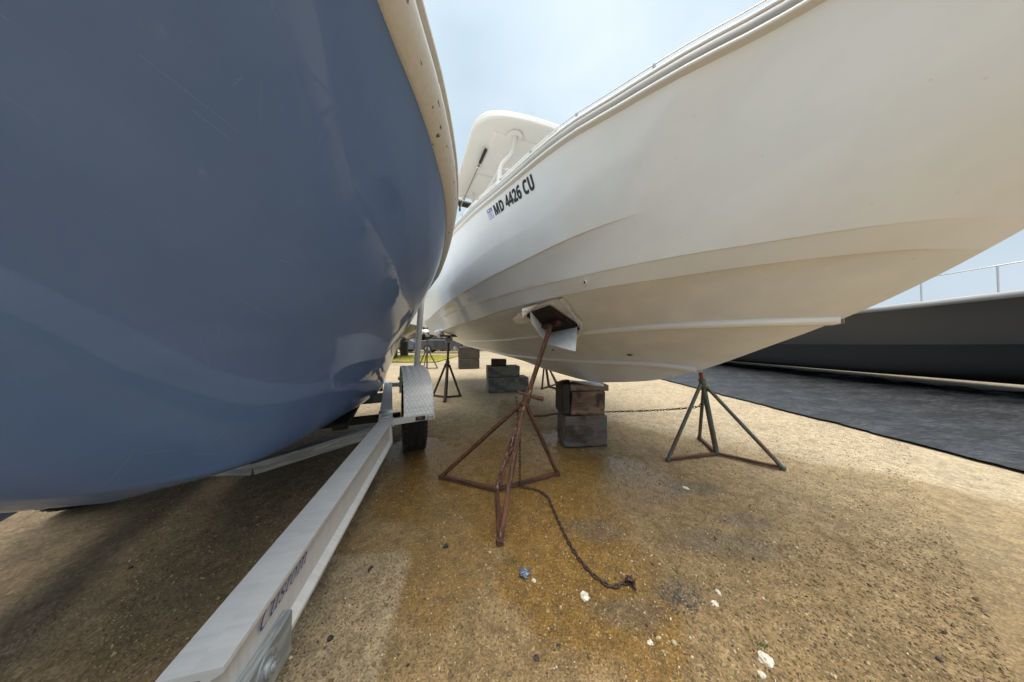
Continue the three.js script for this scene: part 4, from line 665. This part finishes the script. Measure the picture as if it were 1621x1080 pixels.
// a third boat far behind, mostly hidden
{
  const T = thing('far_boat', 'white boat with black bottom far behind the blue boat stern', 'boat', [-6.6, 0, -14.2], 0.15);
  const c = { keel: Curve([[-2.2, 0, 1.3], [-1.2, 0, 1.0], [3, 0, 0.98]]), ch: Curve([[-2.5, 0, 1.75], [-1.5, 0.8, 1.7], [0, 1.2, 1.62], [3, 1.25, 1.6]]), wl_: Curve([[-2.6, 0, 1.98], [-1.5, 0.9, 1.92], [0, 1.28, 1.88], [3, 1.3, 1.88]]), sh: Curve([[-3, 0, 3.1], [-2, 0.9, 3.0], [0, 1.4, 2.9], [3, 1.4, 2.85]]) };
  const st = pchip([0.98, 1.3, 1.75, 1.98, 3.1], [-1, -2.2, -2.5, -2.6, -3]);
  part('hull_bottom', both(s => strip([c.keel, c.ch, c.wl_], 10, st, true, s)), M.blackGloss, T); part('hull_side', both(s => strip([c.wl_, c.sh], 6, st, true, s)), M.white, T);
  const e = s => ['keel', 'ch', 'wl_', 'sh'].map(k => { const p = c[k].at(3); return [s * p[1], p[2]]; }); const g = new THREE.ShapeGeometry(new THREE.Shape([...e(1), ...e(-1).reverse().slice(0, -1)].map(p => new THREE.Vector2(...p)))); g.translate(0, 0, -3); part('transom', g, M.white, T);
  part('deck', gridGeo(30, 4, (u, v) => { const p = sCurve(c.sh, u); return [lerp(-1, 1, v) * p[1], p[2], -p[0]]; }), M.white, T);
  part('keel_support', [box(0.4, 0.98, 0.4, 0, 0.49, 0), box(0.4, 0.97, 0.4, 0, 0.485, -2.4)], M.woodBlack, T);
}
{ // dark hulled boat standing across the strip on the right
  const T = thing('dark_boat', 'black bottomed boat standing beyond the dark strip past the white bow', 'boat', [9.6, 0, -8], 0.0);
  const c = { keel: Curve([[-6.2, 0, 0.7], [-5, 0, 0.2], [8, 0, 0.12]]), ch: Curve([[-6.5, 0, 0.95], [-5, 1.0, 0.5], [-2, 1.75, 0.35], [8, 1.8, 0.3]]), w: Curve([[-6.6, 0, 1.05], [-5, 1.25, 0.98], [-2, 1.85, 0.92], [8, 1.9, 0.9]]), sh: Curve([[-7.2, 0, 2.0], [-5.5, 1.2, 1.85], [-2, 1.95, 1.65], [8, 2.0, 1.55]]) };
  const st = pchip([0.12, 0.7, 0.95, 1.05, 2.0], [-5, -6.2, -6.5, -6.6, -7.2]);
  part('hull_bottom', both(s => strip([c.keel, c.ch, c.w], 14, st, true, s)), std({ color: C(0.008, 0.008, 0.009), roughness: 0.65 }), T);
  part('hull_side', both(s => strip([c.w, c.sh], 8, st, true, s)), phy({ color: C(0.022, 0.024, 0.028), roughness: 0.4, clearcoat: 0.5, clearcoatRoughness: 0.2 }), T);
  part('deck', gridGeo(30, 4, (u, v) => { const p = sCurve(c.sh, u); return [lerp(-1, 1, v) * p[1], p[2], -p[0]]; }), M.white, T);
  for (const s of [1, -1]) { part('rub_rail', sweepRail(c.sh, [[-0.02, -0.06], [0.05, -0.04], [0.05, 0.04], [-0.02, 0.06]], s), M.greyVinyl, T); }
  const cab = part('cabin', [box(2.0, 0.75, 3.2, 0, 1.95, -2, 0.2, 4)], M.white, T);
  for (const s of [1, -1]) for (const z of [-2.9, -2, -1.1]) part('window', box(0.03, 0.28, 0.7, s * 1.0, 2.08, z, 0.012), M.blackGloss, cab);
  const rl = []; for (let i = 0; i < 9; i++) { const p = c.sh.at(-6.6 + i * 0.7); rl.push(V(-p[1] + 0.06, p[2] + 0.5, -p[0])); part('stanchion', rod(V(-p[1] + 0.08, p[2], -p[0]), rl[i], 0.012), M.steel, T); }
  part('hand_rail', tube(rl, 0.013, 50), M.steel, T);
}
renderer.render(scene, camera);
